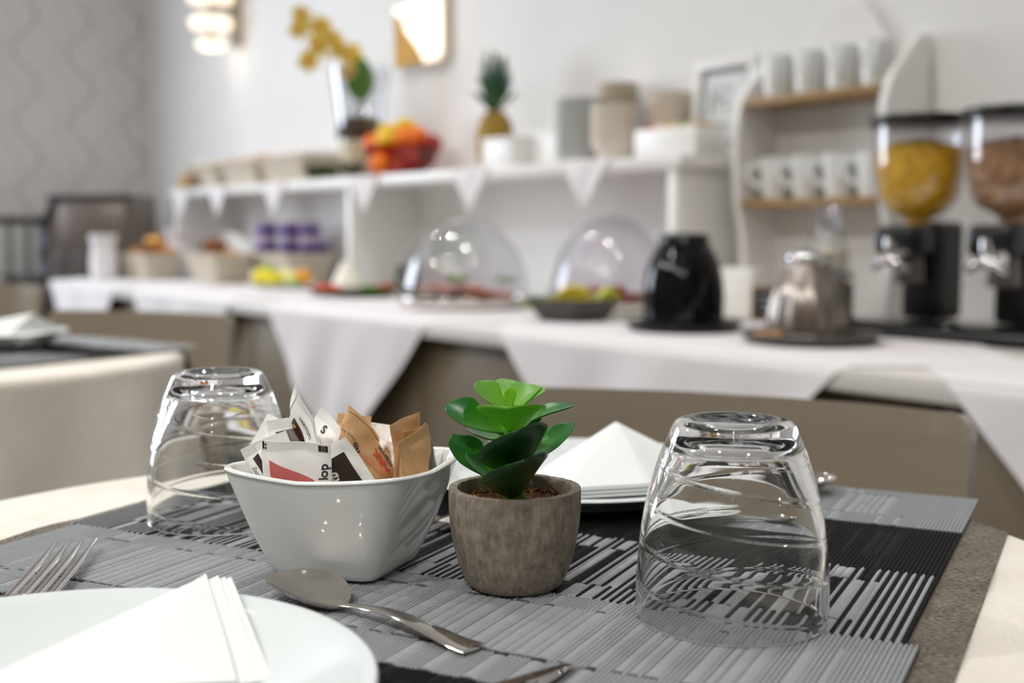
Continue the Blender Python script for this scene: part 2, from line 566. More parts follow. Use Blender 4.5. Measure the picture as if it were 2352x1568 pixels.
def round_cloth(R, zt, drop, seed):
    rnd = random.Random(seed)
    ph = [rnd.random() * 6.28 for _ in range(4)]
    def wave(a, d):
        s = max(0.0, min(1.0, (d - .015) / .16))
        return s * (.016 * math.sin(5 * a + ph[0]) + .010 * math.sin(9 * a + ph[1]) + .008 * math.sin(13 * a + ph[2]) + .008)
    bm = NB()
    na = 160
    radii = [0.0, .1, .2, .28, .32, .335] + [R - .012 + k * .004 for k in range(0, 6)] + [R + .02 + k * .018 for k in range(int(drop / .018))]
    rings = []
    for r in radii:
        if r == 0: rings.append([bm.verts.new((0, 0, zt))]); continue
        rings.append([bm.verts.new(drape_point(r * math.cos(2 * PI * i / na), r * math.sin(2 * PI * i / na), R, zt, wave)) for i in range(na)])
    for A, B_ in zip(rings, rings[1:]):
        for i in range(na):
            j = (i + 1) % na
            if len(A) == 1: bm.faces.new((A[0], B_[i], B_[j]))
            else: bm.faces.new((A[i], B_[i], B_[j], A[j]))
    return bm

def overcloth(R, zt, half_a, b0, b1):
    bm = NB()
    uvl = bm.loops.layers.uv.new('UVMap')
    nu, nv = 60, 90
    V = {}
    for i in range(nu + 1):
        for j in range(nv + 1):
            a = -half_a + 2 * half_a * i / nu; b = b0 + (b1 - b0) * j / nv
            x, y, z = drape_point(a, b, R + .0022, zt, lambda q, dd: .014 * min(1.0, max(0.0, dd - .004) / .05))
            if abs(a) > half_a - .02 and math.hypot(a, b) < R - .02:
                z += .0012 * max(0, math.sin(b * 55 + (1 if a > 0 else 2.2))) * (abs(a) - half_a + .02) / .02
            V[i, j] = bm.verts.new((x, y, z))
    for i in range(nu):
        for j in range(nv):
            f = bm.faces.new((V[i, j], V[i + 1, j], V[i + 1, j + 1], V[i, j + 1]))
            for lp, (p, q) in zip(f.loops, ((i, j), (i + 1, j), (i + 1, j + 1), (i, j + 1))):
                lp[uvl].uv = (-half_a + 2 * half_a * p / nu, b0 + (b1 - b0) * q / nv)
    # folded hem gives the cloth its thickness
    r = bmesh.ops.extrude_face_region(bm, geom=bm.faces[:])
    bmesh.ops.translate(bm, verts=[g for g in r['geom'] if isinstance(g, bmesh.types.BMVert)], vec=(0, 0, -.0005))
    return bm

M_tabletop = pm('table_wood', '#8a6e4c', 0.4, var=0.15, nscale=14, scale=(1, 8, 1))
M_ironleg = pm('table_iron', '#5a5754', 0.35, 0.8)
def round_table(cx, cy, which):
    t = thing('round_table', 'small round pedestal table under the cream cloth, ' + which, 'table', (cx, cy, 0), ROT)
    bm = NB(); lathe(bm, [(0, .722), (RT - .012, .722), (RT - .004, .728), (RT - .004, .742), (RT - .010, .7462), (0, .7462)], 96); obj('tabletop', bm, M_tabletop, t)
    bm = NB(); lathe(bm, [(.035, .02), (.035, .70), (.12, .716), (.12, .721), (0, .721)], 40); obj('pedestal', bm, M_ironleg, t)
    bm = NB(); lathe(bm, [(0, 0), (.16, 0), (.16, .008), (.05, .03), (.0352, .035)], 64); obj('base', bm, M_ironleg, t)
    return t
round_table(M0.x, M0.y, 'nearest the camera')
o = obj('tablecloth', round_cloth(RT, ZT - .0022, .26, 3), M_cream)
o.location = M0; o.rotation_euler.z = ROT
tag(o, 'cream round tablecloth under the grey place mats of the nearest table', 'tablecloth')
o = obj('overcloth', overcloth(RT, ZT - .0012, .256, -.40, .40), M_runner)
o.location = M0; o.rotation_euler.z = ROT
tag(o, 'taupe woven overcloth showing around the place mats of the nearest table', 'table runner')

# ------------------------------------------------------------------ woven place mats
def placemat(w, d, zt, seed, light_end=.105, black_end=.200, pitch=.00213, step=.0021):
    """ribs run along b (depth), 0 at the far edge; blocks of ribs merge into flat slats"""
    rnd = random.Random(seed)
    nr = int(w / pitch)
    rows = []
    e0, e1, e2 = light_end, black_end - light_end, d - black_end
    b = 0.0
    for L in (.15 * e0, .58 * e0, .27 * e0, .14 * e1, .56 * e1, .30 * e1, .20 * e2, .60 * e2, .25 * e2): rows.append((b, b + L)); b += L
    flat = {}
    for j in range(len(rows)):
        i = 0; tog = 0
        while i < nr:
            n = rnd.choice([1, 1, 1, 2, 2, 3, 3])
            edge = i < 12 or i > nr - 14
            isflat = (not edge) and rnd.random() < (.8 if j % 3 == 1 else .35) and n > 1
            tog = 1 - tog; shade = tog if rnd.random() < .85 else 1 - tog
            for k in range(i, min(nr, i + n)): flat[j, k] = (isflat, shade, k - i, n)
            i += n
    sub = 5
    na = nr * sub
    nb = int(d / step)
    prof = [0.10, 0.62, 1.0, 1.0, 0.62]
    verts, cols, uvs = [], [], []
    for jj in range(nb + 1):
        bb = d * jj / nb
        j = 0
        for k, (r0, r1) in enumerate(rows):
            if r0 <= bb < r1: j = k
        r0, r1 = rows[j]
        endf = min(1.0, min(bb - r0, r1 - bb) / .0028 + .0)
        zone = 0 if bb < light_end else (1 if bb < black_end else 2)
        for ii in range(na + 1):
            i = min(nr - 1, ii // sub); s = ii - i * sub
            if ii == na: s = 0
            fl, sh, k, n = flat[j, i]
            h = prof[s % 5]
            c = 1.0
            if fl:
                inner = (s > 0 or k > 0)
                h = ((.30 + .75 * math.sin(PI * (k * 5 + s + .3) / (n * 5)) ** .6) if inner else .05) * (0.35 + .65 * max(0, endf))
                if zone == 0: c = .92 if inner else .45
                elif zone == 1: c = .10
                else: c = (1.0 if sh > .5 else .04)
                if endf < .4: c *= .4
            else:
                if zone == 0: c = (.56 if s == 0 else (.84 if s == 4 else .95 + .05 * sh))
                elif zone == 1: c = (.0 if s == 0 else .12)
                else: c = (1.0 if i % 2 == 0 else .03)
            x = -w / 2 + w * ii / na
            verts.append((x, -bb, zt + .0011 * h)); uvs.append((x, bb)); cols.append(c)
    faces = []
    for jj in range(nb):
        o_ = jj * (na + 1)
        for ii in range(na):
            faces.append((o_ + ii, o_ + ii + na + 1, o_ + ii + na + 2, o_ + ii + 1))
    # underside rim
    n0 = len(verts)
    ring = [ii for ii in range(na + 1)] + [jj * (na + 1) + na for jj in range(1, nb + 1)] + [nb * (na + 1) + ii for ii in range(na - 1, -1, -1)] + [jj * (na + 1) for jj in range(nb - 1, 0, -1)]
    for k in ring:
        verts.append((verts[k][0], verts[k][1], zt - .0002)); uvs.append(uvs[k]); cols.append(cols[k] * .5)
    m = len(ring)
    for k in range(m):
        faces.append((ring[k], ring[(k + 1) % m], n0 + (k + 1) % m, n0 + k))
    me = bpy.data.meshes.new('placemat')
    me.from_pydata(verts, [], faces)
    uv = me.uv_layers.new(name='UVMap')
    li = [0] * len(me.loops); me.loops.foreach_get('vertex_index', li)
    fl_ = []
    for v in li: fl_ += uvs[v]
    uv.data.foreach_set('uv', fl_)
    at = me.attributes.new('yarn', 'FLOAT', 'POINT')
    at.data.foreach_set('value', cols)
    return me
W_MAT = .478
def place_mat(name, me, a, b, label, base=M0):
    o = link(name, me, M_mat, None, True, None)
    p = base + A_DIR * a + B_DIR * b
    o.location = (p.x, p.y, 0); o.rotation_euler.z = ROT
    tag(o, label, 'placemat', 'grey and black woven place mats')
    return o
near_me = placemat(W_MAT, .31, .7504, 5, .117, .205)
far_me = placemat(W_MAT, .308, .7502, 9, .098, .198)
place_mat('placemat', near_me, 0.0, -.0005, 'grey woven place mat under the sugar bowl, spoon and near plate')
place_mat('placemat', far_me, -.006, .3085, 'grey and black woven place mat under the far plate and right glass')

# ------------------------------------------------------------------ tumblers, upside down
def tumbler_mesh():
    outer = smooth_prof([(.0408, .0006), (.0425, .0012), (.0427, .010), (.0422, .024), (.0404, .042), (.0372, .058), (.0330, .072), (.0300, .0795), (.0278, .0845)], 30)
    cap = smooth_prof([(.0278, .0845), (.0262, .0875), (.0235, .0892), (.0205, .0894), (.0180, .0888), (.0140, .0868), (.0090, .0856), (.0040, .0851), (0, .0850)], 5)
    inner = smooth_prof([(0, .0792), (.005, .07918), (.011, .0789), (.0185, .0780), (.0243, .0753), (.0278, .0695), (.0310, .062), (.0348, .052), (.0380, .038), (.0398, .022), (.0404, .008), (.0406, .0010), (.0408, .0006)], 7)
    prof = outer + cap[1:] + inner[1:]
    n_out = len(outer)
    pitch = .035
    def fn(r, z, a):
        return r
    bm = NB(); seg = 144
    rings = []
    for k, (r, z) in enumerate(prof):
        if r < 1e-6: rings.append([bm.verts.new((0, 0, z))]); continue
        rg = []
        for i in range(seg):
            a = 2 * PI * i / seg; rr = r
            if z < .080 and k < n_out and z > .003:
                fade = min(1, (z - .003) / .004) * min(1, (.080 - z) / .012)
                ph = ((z / pitch) + a / (2 * PI)) % 1.0
                d = min(ph, 1 - ph) * pitch
                ph2 = ((z / pitch) + a / (2 * PI) + .5) % 1.0
                d2 = min(ph2, 1 - ph2) * pitch
                rr += fade * (.00019 * (math.exp(-(d / .00055) ** 2) + .8 * math.exp(-(d2 / .00055) ** 2)))
            rg.append(bm.verts.new((rr * math.cos(a), rr * math.sin(a), z)))
        rings.append(rg)
    for A, B_ in zip(rings, rings[1:]):
        for i in range(seg):
            j = (i + 1) % seg
            if len(A) == 1: bm.faces.new((A[0], B_[i], B_[j]))
            elif len(B_) == 1: bm.faces.new((A[i], A[j], B_[0]))
            else: bm.faces.new((A[i], A[j], B_[j], B_[i]))
    bmesh.ops.remove_doubles(bm, verts=bm.verts[:], dist=1e-6)
    return bm
ZM = .7518
g1 = obj('drinking_glass', tumbler_mesh(), M_glass, None, True, None)
g1.location = (-.3668, .3985, ZM); g1.rotation_euler.z = 1.1
tag(g1, 'clear upturned drinking glass with spiral ridges, right of the succulent', 'glass', 'upturned drinking glasses')
g2 = dup(g1, (-.6775, .2905, ZM), 3.6, 'clear upturned drinking glass behind the white sugar bowl, at the left')

# ------------------------------------------------------------------ succulent in a concrete pot
pot = thing('potted_succulent', 'small green succulent in a grey concrete pot, centre of the nearest table', 'potted plant', (-.464, .350, ZM), 0)
bm = NB()
lathe(bm, smooth_prof([(0, .0004), (.019, .0004), (.0222, .0010), (.0250, .0050), (.0278, .0125), (.0303, .0230), (.0318, .0340), (.0322, .0430), (.0321, .0478), (.0317, .0484), (.0285, .0484), (.0278, .0478), (.0276, .0420), (.0272, .0360), (0, .0360)], 4), 80)
rnd = random.Random(2)
for v in bm.verts:
    if v.co.z > .0477: v.co.z += rnd.uniform(-.0002, .0002)
obj('pot', bm, M_concrete, pot, True, 50)
M_soil = pm('coir_soil', '#5b3c1e', 0.95, var=0.35, nscale=600, bump=0.8, bscale=900, bdist=.001)
bm = NB(); lathe(bm, [(0, .0415), (.015, .0412), (.0275, .0400)], 48); obj('soil', bm, M_soil, pot)
M_fibre = pm('coir_fibre', '#8a6030', 0.9, var=0.45, nscale=300)
bm = NB()
for k in range(420):
    a = rnd.uniform(0, 2 * PI); r = .026 * math.sqrt(rnd.random())
    p = Vector((r * math.cos(a), r * math.sin(a), .0415 + rnd.uniform(-.0005, .0015)))
    d = Vector((rnd.uniform(-1, 1), rnd.uniform(-1, 1), rnd.uniform(-.1, .55))).normalized() * rnd.uniform(.0015, .004)
    q = p + d
    if math.hypot(q.x, q.y) > .0268: q = p - d * .3
    tube(bm, [p, (p + q) / 2 + Vector((0, 0, .0003)), q], .00022, 4)
o = obj('coir_fibres', bm, M_fibre, pot); o['kind'] = 'stuff'
bm = NB(); tube(bm, [(0, 0, .038), (-.002, 0, .055), (-.006, 0, .075), (-.006, .001, .088)], [.0055, .005, .0042, .003], 10); obj('stem', bm, LEAF[1], pot)
LEAVES = [
  ((0.0008, 0.0003, 0.0433), (0.0171, -0.013, 0.0556), (0.0345, -0.0212, 0.0689), (-0.64, -0.0198, 0.72), 0.0340, 0),
  ((-0.0061, -0.0041, 0.0528), (-0.0075, -0.0199, 0.0609), (-0.0199, -0.0228, 0.0736), (0.78, 0.0397, 0.6), 0.0200, 1),
  ((-0.0005, -0.0043, 0.0473), (0.0033, -0.0212, 0.0564), (-0.0055, -0.0246, 0.067), (0.34, 0.1199, 0.7), 0.0160, 1),
  ((0.0023, 0.0007, 0.0551), (0.0197, -0.0145, 0.0665), (0.0379, -0.0278, 0.0835), (-0.652, -0.0358, 0.75), 0.0360, 0),
  ((-0.0002, 0.0048, 0.0602), (0.0157, 0.007, 0.0666), (0.0187, 0.0214, 0.0803), (-0.0202, -0.61, 0.7), 0.0180, 1),
  ((-0.0066, -0.0016, 0.0746), (-0.006, -0.0196, 0.0821), (-0.0186, -0.0271, 0.0891), (0.61, -0.0202, 0.8), 0.0220, 1),
  ((-0.0078, 0.0106, 0.0769), (-0.0028, 0.0217, 0.0841), (-0.0009, 0.0377, 0.0847), (0.0399, -0.28, 1.0), 0.0150, 1),
  ((-0.0015, 0.002, 0.0753), (0.016, -0.0148, 0.0859), (0.0284, -0.0258, 0.0928), (-0.3199, 0.2401, 0.9), 0.0310, 3),
  ((-0.0066, 0.0003, 0.086), (-0.0082, -0.0077, 0.0914), (-0.0162, -0.0106, 0.0991), (0.7601, 0.1797, 0.6), 0.0180, 3),
  ((-0.0118, 0.0098, 0.0845), (-0.0197, 0.0169, 0.0903), (-0.0267, 0.0249, 0.0945), (0.6798, -0.5102, 0.5), 0.0260, 3),
  ((-0.0041, 0.0002, 0.0859), (-0.0037, -0.0, 0.0919), (-0.0047, 0.001, 0.0968), (0.7998, -0.6003, 0.1), 0.0060, 4),
  ((-0.0002, 0.0021, 0.0866), (0.005, 0.0047, 0.0908), (0.0028, 0.0142, 0.0957), (-0.3002, -0.6499, 0.6), 0.0100, 3),
  ((-0.0099, 0.0108, 0.0744), (-0.0111, 0.0163, 0.077), (-0.014, 0.0231, 0.0815), (0.4598, -0.7202, 0.4), 0.0130, 0),
  ((-0.0182, 0.0054, 0.0679), (-0.028, 0.0025, 0.0689), (-0.0408, 0.0026, 0.0712), (0.5, -0.0002, 0.8), 0.0130, 0),
  ((-0.0174, 0.0048, 0.0571), (-0.0305, 0.0043, 0.059), (-0.0428, 0.0057, 0.0649), (0.5, -0.0002, 0.8), 0.0140, 0),
]
def leaf_bm(base, ctrl, tip, nh, w, thick=.0016, cup=.22, nl=18, nc=12, oval=False):
    base, ctrl, tip, nh = Vector(base), Vector(ctrl), Vector(tip), Vector(nh)
    bm = NB(); uvl = bm.loops.layers.uv.new('UVMap')
    top, bot = [], []
    for i in range(nl + 1):
        t = i / nl
        p = base * (1 - t) ** 2 + ctrl * 2 * t * (1 - t) + tip * t * t
        T = ((ctrl - base) * 2 * (1 - t) + (tip - ctrl) * 2 * t).normalized()
        S = T.cross(nh).normalized(); Nn = S.cross(T).normalized()
        wid = w / 2 * (.16 + .84 * min(1, t / .62) ** 0.9) if t < .62 else w / 2 * max(0.0, 1 - ((t - .62) / .38) ** 2.3) ** .62
        if oval: wid = w / 2 * max(.05, math.sin(PI * min(.985, .02 + .965 * t ** .9))) ** .65
        if t > .995: wid = w * .02
        tr, br = [], []
        for k in range(nc + 1):
            s = -1 + 2 * k / nc
            edge = max(0.0, 1 - s * s) ** .5
            th = thick * (.25 + .75 * edge) * (1 - .4 * t)
            q = p + S * s * wid + Nn * (cup * wid * s * s)
            tr.append(bm.verts.new(q + Nn * th * .5)); br.append(bm.verts.new(q - Nn * th * .5))
        top.append(tr); bot.append(br)
    def quad(vs, us):
        f = bm.faces.new(vs)
        for lp, u in zip(f.loops, us): lp[uvl].uv = (u, .5)
    for i in range(nl):
        u0, u1 = i / nl, (i + 1) / nl
        for k in range(nc):
            quad((top[i][k], top[i + 1][k], top[i + 1][k + 1], top[i][k + 1]), (u0, u1, u1, u0))
            quad((bot[i][k], bot[i][k + 1], bot[i + 1][k + 1], bot[i + 1][k]), (u0, u0, u1, u1))
        for k, sgn in ((0, 1), (nc, -1)):
            vs = (top[i][k], bot[i][k], bot[i + 1][k], top[i + 1][k])
            quad(vs if sgn > 0 else vs[::-1], (u0, u0, u1, u1) if sgn > 0 else (u1, u1, u0, u0))
    for i, u in ((0, 0), (nl, 1)):
        for k in range(nc):
            vs = (top[i][k], top[i][k + 1], bot[i][k + 1], bot[i][k])
            quad(vs, (u,) * 4)
    return bm
for (b_, c_, t_, n_, w_, k_) in LEAVES:
    obj('leaf', leaf_bm(b_, c_, t_, n_, w_, .0021), LEAF[k_], pot, True, 70)

# ------------------------------------------------------------------ sugar bowl and its packets
BX, BY, BROT = -.5430, .3010, math.radians(32.5)
def bowl_bm():
    bm = NB(); seg = 112
    def sup(a, n):
        c, s = abs(math.cos(a)), abs(math.sin(a))
        return 1.0 / (c ** n + s ** n) ** (1 / n)
    def corner(a):
        q = sup(a, 4.2); return min(1.0, abs(q * math.cos(a) * q * math.sin(a)) / .718) ** 1.25
    zr = .0535
    def ring(t, inner):
        # t 0 at the foot, 1 at the rim
        rg = []
        for i in range(seg):
            a = 2 * PI * i / seg
            n = 7.5 - 3.3 * t
            half = .0278 + (.0505 - .0278) * (t ** .82)
            R_ = half * sup(a, n) * (1 + .02 * corner(a) * t ** 3)
            z = (zr + .0030 * corner(a)) * t
            if inner:
                R_ -= .0040 * (1 + .1 * (1 - t)); z = max(z, .006)
            rg.append((R_ * math.cos(a), R_ * math.sin(a), z))
        return rg
    ts = [0.0, .03, .07] + [k / 22 for k in range(2, 22)] + [.975]
    prof = []
    first = [(x * .90, y * .90, .0002) for x, y, z in ring(0, False)]
    prof.append(first)
    for t in ts:
        rg = ring(t, False)
        if t == 0: rg = [(x * .975, y * .975, .0008) for x, y, z in rg]
        prof.append(rg)
    # rounded lip
    o1, i1 = ring(1.0, False), ring(1.0, True)
    for k in range(7):
        ph = PI * k / 6
        prof.append([((a[0] + b[0]) / 2 + (a[0] - b[0]) / 2 * math.cos(ph), (a[1] + b[1]) / 2 + (a[1] - b[1]) / 2 * math.cos(ph), a[2] - .0018 + .0018 * math.sin(ph)) for a, b in zip(o1, i1)])
    for t in reversed([k / 14 for k in range(2, 14)]): prof.append(ring(t, True))
    rings = [[bm.verts.new(p) for p in rg] for rg in prof]
    for A, B_ in zip(rings, rings[1:]):
        for i in range(seg):
            j = (i + 1) % seg
            bm.faces.new((A[i], A[j], B_[j], B_[i]))
    bm.faces.new(rings[0][::-1]); 
    c = bm.verts.new((0, 0, .0058))
    for i in range(seg): bm.faces.new((rings[-1][i], rings[-1][(i + 1) % seg], c))
    return bm
o = obj('sugar_bowl', bowl_bm(), M_bowlpor, None, True, None)
o.location = (BX, BY, ZM); o.rotation_euler.z = BROT
tag(o, 'square white porcelain bowl with wavy rim holding sugar packets', 'bowl')

M_pk_white = pm('packet_white_paper', '#f0eeea', 0.5, var=0.03, nscale=80)
M_pk_kraft = pm('packet_kraft_paper', '#c39a6c', 0.7, var=0.07, nscale=150, scale=(1, 1, 6))
M_pk_brown = pm('packet_brown_print', '#2a1710', 0.35, var=0.5, nscale=130)
M_pk_bean = pm('packet_sugar_photo', '#3a2118', 0.35, var=0.8, nscale=220)
M_pk_pink = pm('packet_pink_print', '#c4655f', 0.5, var=0.05, nscale=90)
M_pk_magenta = pm('packet_magenta_print', '#b8329a', 0.5)
M_pk_peach = pm('packet_peach_print', '#c9855c', 0.6)
M_pk_rust = pm('packet_rust_print', '#96502e', 0.6)
M_pk_grey = pm('packet_charcoal_print', '#4a4547', 0.5, var=0.15)
M_ink = pm('black_ink', '#1c1a1a', 0.6)
M_ink_w = pm('white_ink', '#e9e6e2', 0.6)
M_ink_r = pm('red_ink', '#c5381d', 0.6)
M_ink_y = pm('yellow_print', '#c9a02a', 0.5)

def text_mesh(body, size, bold=0.0):
    cu = bpy.data.curves.new('lettering', 'FONT')
    cu.body = body; cu.size = size; cu.align_x = 'CENTER'; cu.align_y = 'CENTER'; cu.offset = bold
    ob = bpy.data.objects.new('lettering_tmp', cu)
    COL.objects.link(ob)
    dg = bpy.context.evaluated_depsgraph_get()
    me = bpy.data.meshes.new_from_object(ob.evaluated_get(dg))
    bpy.data.objects.remove(ob); bpy.data.curves.remove(cu)
    return me

def packet(key, TL, TR, BL, label, paper, w=None, h=None, bulge=.0032, crimp=(1, 1, 0, 0), panels=(), texts=(), dots=(), group='sugar packets in the square bowl', bend=0.0):
    TL, TR, BL = Vector(TL), Vector(TR), Vector(BL)
    xa = (TR - TL).normalized(); dn = (BL - TL)
    nb = xa.cross(dn).normalized()         # points away from or towards the viewer
    za = -(dn - xa * dn.dot(xa)).normalized()
    ya = za.cross(xa)                      # local +y points into the bowl, -y to the viewer
    W = w or (TR - TL).length; H = h or (BL - TL).length
    cen = TL + xa * W / 2 - za * H / 2
    base = cen - za * H / 2
    t = bpy.data.objects.new('sugar_packet', None); COL.objects.link(t); t.empty_display_size = .01
    t.matrix_world = Matrix(((xa.x, ya.x, za.x, base.x), (xa.y, ya.y, za.y, base.y), (xa.z, ya.z, za.z, base.z), (0, 0, 0, 1)))
    tag(t, label, 'sugar packet', group)
    rs = random.Random(hash(key) % 1000 if not isinstance(key, int) else key)
    p1, p2, p3 = rs.random() * 6, rs.random() * 6, rs.random() * 6
    cr = .0048
    def bul(x, z):
        u = max(0.0, 1 - (abs(2 * x / W)) ** 2.2) ** .7
        zz = (z - H / 2)
        lo = -H / 2 + (cr if crimp[1] else 0); hi = H / 2 - (cr if crimp[0] else 0)
        s = (zz - lo) / (hi - lo)
        q = max(0.0, 1 - abs(2 * s - 1) ** 2.4) ** .7 if 0 < s < 1 else 0
        return bulge * u * q
    def mid(x, z):
        return .0007 * math.sin(x * 260 + p1) + .0006 * math.sin(z * 190 + p2 + x * 90) + bend * (x / W) ** 2 + .0011 * math.sin(z / H * 3.0 + p3)
    def front(x, z): return mid(x, z) - bul(x, z) - .00012 + .00025 * math.sin(z * 420 + x * 300 + p3) * min(1, bul(x, z) / .001)
    nx, nz = 22, 30
    bm = NB(); F_, K_ = {}, {}
    for i in range(nx + 1):
        for j in range(nz + 1):
            x = -W / 2 + W * i / nx; z = H * j / nz
            F_[i, j] = bm.verts.new((x, front(x, z), z)); K_[i, j] = bm.verts.new((x, mid(x, z) + bul(x, z) + .00012, z))
    for i in range(nx):
        for j in range(nz):
            bm.faces.new((F_[i, j], F_[i + 1, j], F_[i + 1, j + 1], F_[i, j + 1])); bm.faces.new((K_[i, j], K_[i, j + 1], K_[i + 1, j + 1], K_[i + 1, j]))
    for i in range(nx):
        for j in (0, nz): bm.faces.new((F_[i, j], F_[i + 1, j], K_[i + 1, j], K_[i, j]))
    for j in range(nz):
        for i in (0, nx): bm.faces.new((F_[i, j], F_[i, j + 1], K_[i, j + 1], K_[i, j]))
    pouch = obj('pouch', bm, paper, t, True, 60)
    def patch(name, quad, mat, off=.00012, n=12, ribs=0.0, vertical=False):
        b2 = NB()
        def f(u, v):
            (x0, z0), (x1, z1), (x2, z2), (x3, z3) = quad
            x = (x0 * (1 - u) + x1 * u) * (1 - v) + (x3 * (1 - u) + x2 * u) * v
            z = (z0 * (1 - u) + z1 * u) * (1 - v) + (z3 * (1 - u) + z2 * u) * v
            x *= W; z *= H
            y = front(x, z) - off
            if ribs: y -= ribs * (.5 + .5 * math.sin((z if vertical else x) * 2 * PI / .00115))
            return (x, y, z)
        grid(b2, n, n if not ribs else n, f)
        return obj(name, b2, mat, pouch, True, None)
    if crimp[0]: patch('crimped_seam', ((-.498, 1 - cr / H), (.498, 1 - cr / H), (.498, .999), (-.498, .999)), paper, .00010, 110, .00014)
    if crimp[2]: patch('crimped_seam', ((.5 - cr / W, .002), (.499, .002), (.499, .998), (.5 - cr / W, .998)), paper, .00025, 110, .00016, True)
    if crimp[3]: patch('crimped_seam', ((-.499, .002), (-.5 + cr / W, .002), (-.5 + cr / W, .998), (-.499, .998)), paper, .00025, 110, .00016, True)
    for (quad, mat, *nm) in panels: patch(nm[0] if nm else 'printed_panel', quad, mat, .00022, 14)
    for (s, px, pz, size, rotdeg, mat, bold) in texts:
        me = text_mesh(s, size, bold)
        ca, sa = math.cos(math.radians(rotdeg)), math.sin(math.radians(rotdeg))
        for v in me.vertices:
            x, z = v.co.x * ca - v.co.y * sa + px * W, v.co.x * sa + v.co.y * ca + pz * H
            v.co = (x, front(x, z) - .00042, z)
        link('lettering', me, mat, pouch, False)
    for (px, pz, r, mat) in dots:
        b2 = NB(); vs = []
        for k in range(16):
            x, z = px * W + r * math.cos(2 * PI * k / 16), pz * H + r * .8 * math.sin(2 * PI * k / 16)
            vs.append(b2.verts.new((x, front(x, z) - .0004, z)))
        b2.faces.new(vs); obj('printed_dot', b2, mat, pouch, False)
    return t

FULL = ((-.46, .12), (.46, .12), (.46, .88), (-.46, .88))
packet(1, (-0.5428, 0.2539, 0.8215), (-0.5196, 0.2797, 0.8203), (-0.5473, 0.2681, 0.7741), 'white sugar packet with a pink trapezoid print, at the front of the bowl', M_pk_white, h=.050,
       panels=[(((-.33, .20), (.30, .20), (.26, .64), (-.38, .82)), M_pk_pink), (((.32, .915), (.46, .915), (.46, .985), (.32, .985)), M_ink, 'printed_code')],
       texts=[('lop', .40, .72, .0064, 90, M_ink, .0001), ('I:', -.455, .955, .005, 0, M_ink, .0002)])
packet(2, (-0.5479, 0.2654, 0.8029), (-0.5237, 0.2906, 0.8229), (-0.5422, 0.2894, 0.7571), 'dark brown sugar packet with ribbed white edge beside the pink-printed packet', M_pk_white, h=.044,
       crimp=(0, 0, 1, 0), panels=[(((-.45, .03), (.37, .03), (.37, .86), (-.45, .86)), M_pk_brown)], texts=[('ne', .05, .70, .010, -18, M_ink_w, .0002)], dots=[(.16, .30, .0012, M_ink_y), (-.05, .42, .0007, M_ink_y)])
packet(3, (-0.5397, 0.2929, 0.8169), (-0.5584, 0.3107, 0.8321), (-0.5252, 0.3137, 0.7734), 'kraft paper sugar packet with red letters leaning at the middle of the bowl', M_pk_kraft, h=.046,
       crimp=(0, 0, 1, 0), panels=[(((-.36, .25), (-.10, .20), (-.28, .62), (-.36, .70)), M_pk_peach)],
       texts=[('ARK', -.02, .34, .0075, 78, M_ink_r, .0003), ('marrit', .16, .31, .0052, 78, M_ink, .0001), ('ne', -.32, .76, .0062, 60, M_ink, .0001), ('Sia Adria Sur', -.20, .88, .0026, 78, M_ink, 0)])
packet(4, (-0.5348, 0.3216, 0.8241), (-0.5419, 0.3384, 0.8267), (-0.5322, 0.3133, 0.7792), 'kraft sugar packet with a rust-brown print, tallest at the right', M_pk_kraft, w=.026,
       crimp=(0, 0, 0, 1), panels=[(((-.22, .30), (.40, .30), (.42, .68), (-.12, .74)), M_pk_rust)])
packet(5, (-0.5206, 0.3199, 0.8164), (-0.5257, 0.3402, 0.8247), (-0.5231, 0.3149, 0.784), 'kraft sugar packet with a charcoal print at the bowl\'s right corner', M_pk_kraft, h=.038,
       crimp=(1, 0, 0, 1), panels=[(((-.10, .10), (.47, .10), (.47, .74), (.10, .46)), M_pk_grey)])
packet(6, (-0.5269, 0.3252, 0.8214), (-0.5325, 0.3405, 0.8221), (-0.5287, 0.3175, 0.7861), 'kraft sugar packet squeezed between the two right-hand kraft packets', M_pk_kraft, w=.022, crimp=(1, 0, 0, 0),
       panels=[(((-.45, .55), (-.36, .55), (-.36, .82), (-.45, .82)), M_ink)])
packet(7, (-0.5656, 0.2681, 0.8276), (-0.5561, 0.2856, 0.8299), (-0.5598, 0.2722, 0.782), 'white sugar packet with a dark sugar photograph behind the pink-printed one', M_pk_white, w=.024,
       panels=[(((-.34, .55), (.34, .55), (.30, .89), (-.34, .86)), M_pk_bean)], texts=[('ute (Mal', .41, .62, .0042, -72, M_ink, 0)])
packet(8, (-0.5513, 0.2775, 0.8467), (-0.5262, 0.2799, 0.8187), (-0.5843, 0.2887, 0.813), 'tall white sugar packet standing on a corner, highest of the heap', M_pk_white,
       crimp=(1, 0, 0, 1), panels=[(((-.30, .20), (.30, .20), (.34, .62), (-.22, .72)), M_pk_bean)], texts=[('VARTOTI', .03, .80, .0032, 0, M_ink, .00005)], dots=[(-.15, .64, .0012, M_ink_y)])
packet(9, (-0.5681, 0.301, 0.8312), (-0.5544, 0.3064, 0.821), (-0.5596, 0.2948, 0.7905), 'white sugar packet with a purple-brown photograph left of the red-lettered kraft one', M_pk_white, w=.021,
       panels=[(((-.46, .30), (.30, .26), (.10, .66), (-.46, .70)), M_pk_bean)], texts=[('S', -.05, .82, .006, 10, M_ink, .0002)])
packet(10, (-0.5788, 0.2647, 0.8139), (-0.5787, 0.2752, 0.8291), (-0.5663, 0.2689, 0.7859), 'white sugar packet with a pointed corner at the back left of the heap', M_pk_white, crimp=(1, 0, 1, 0),
       panels=[(((-.10, .25), (.12, .25), (.26, .86), (.16, .86)), M_pk_bean)])
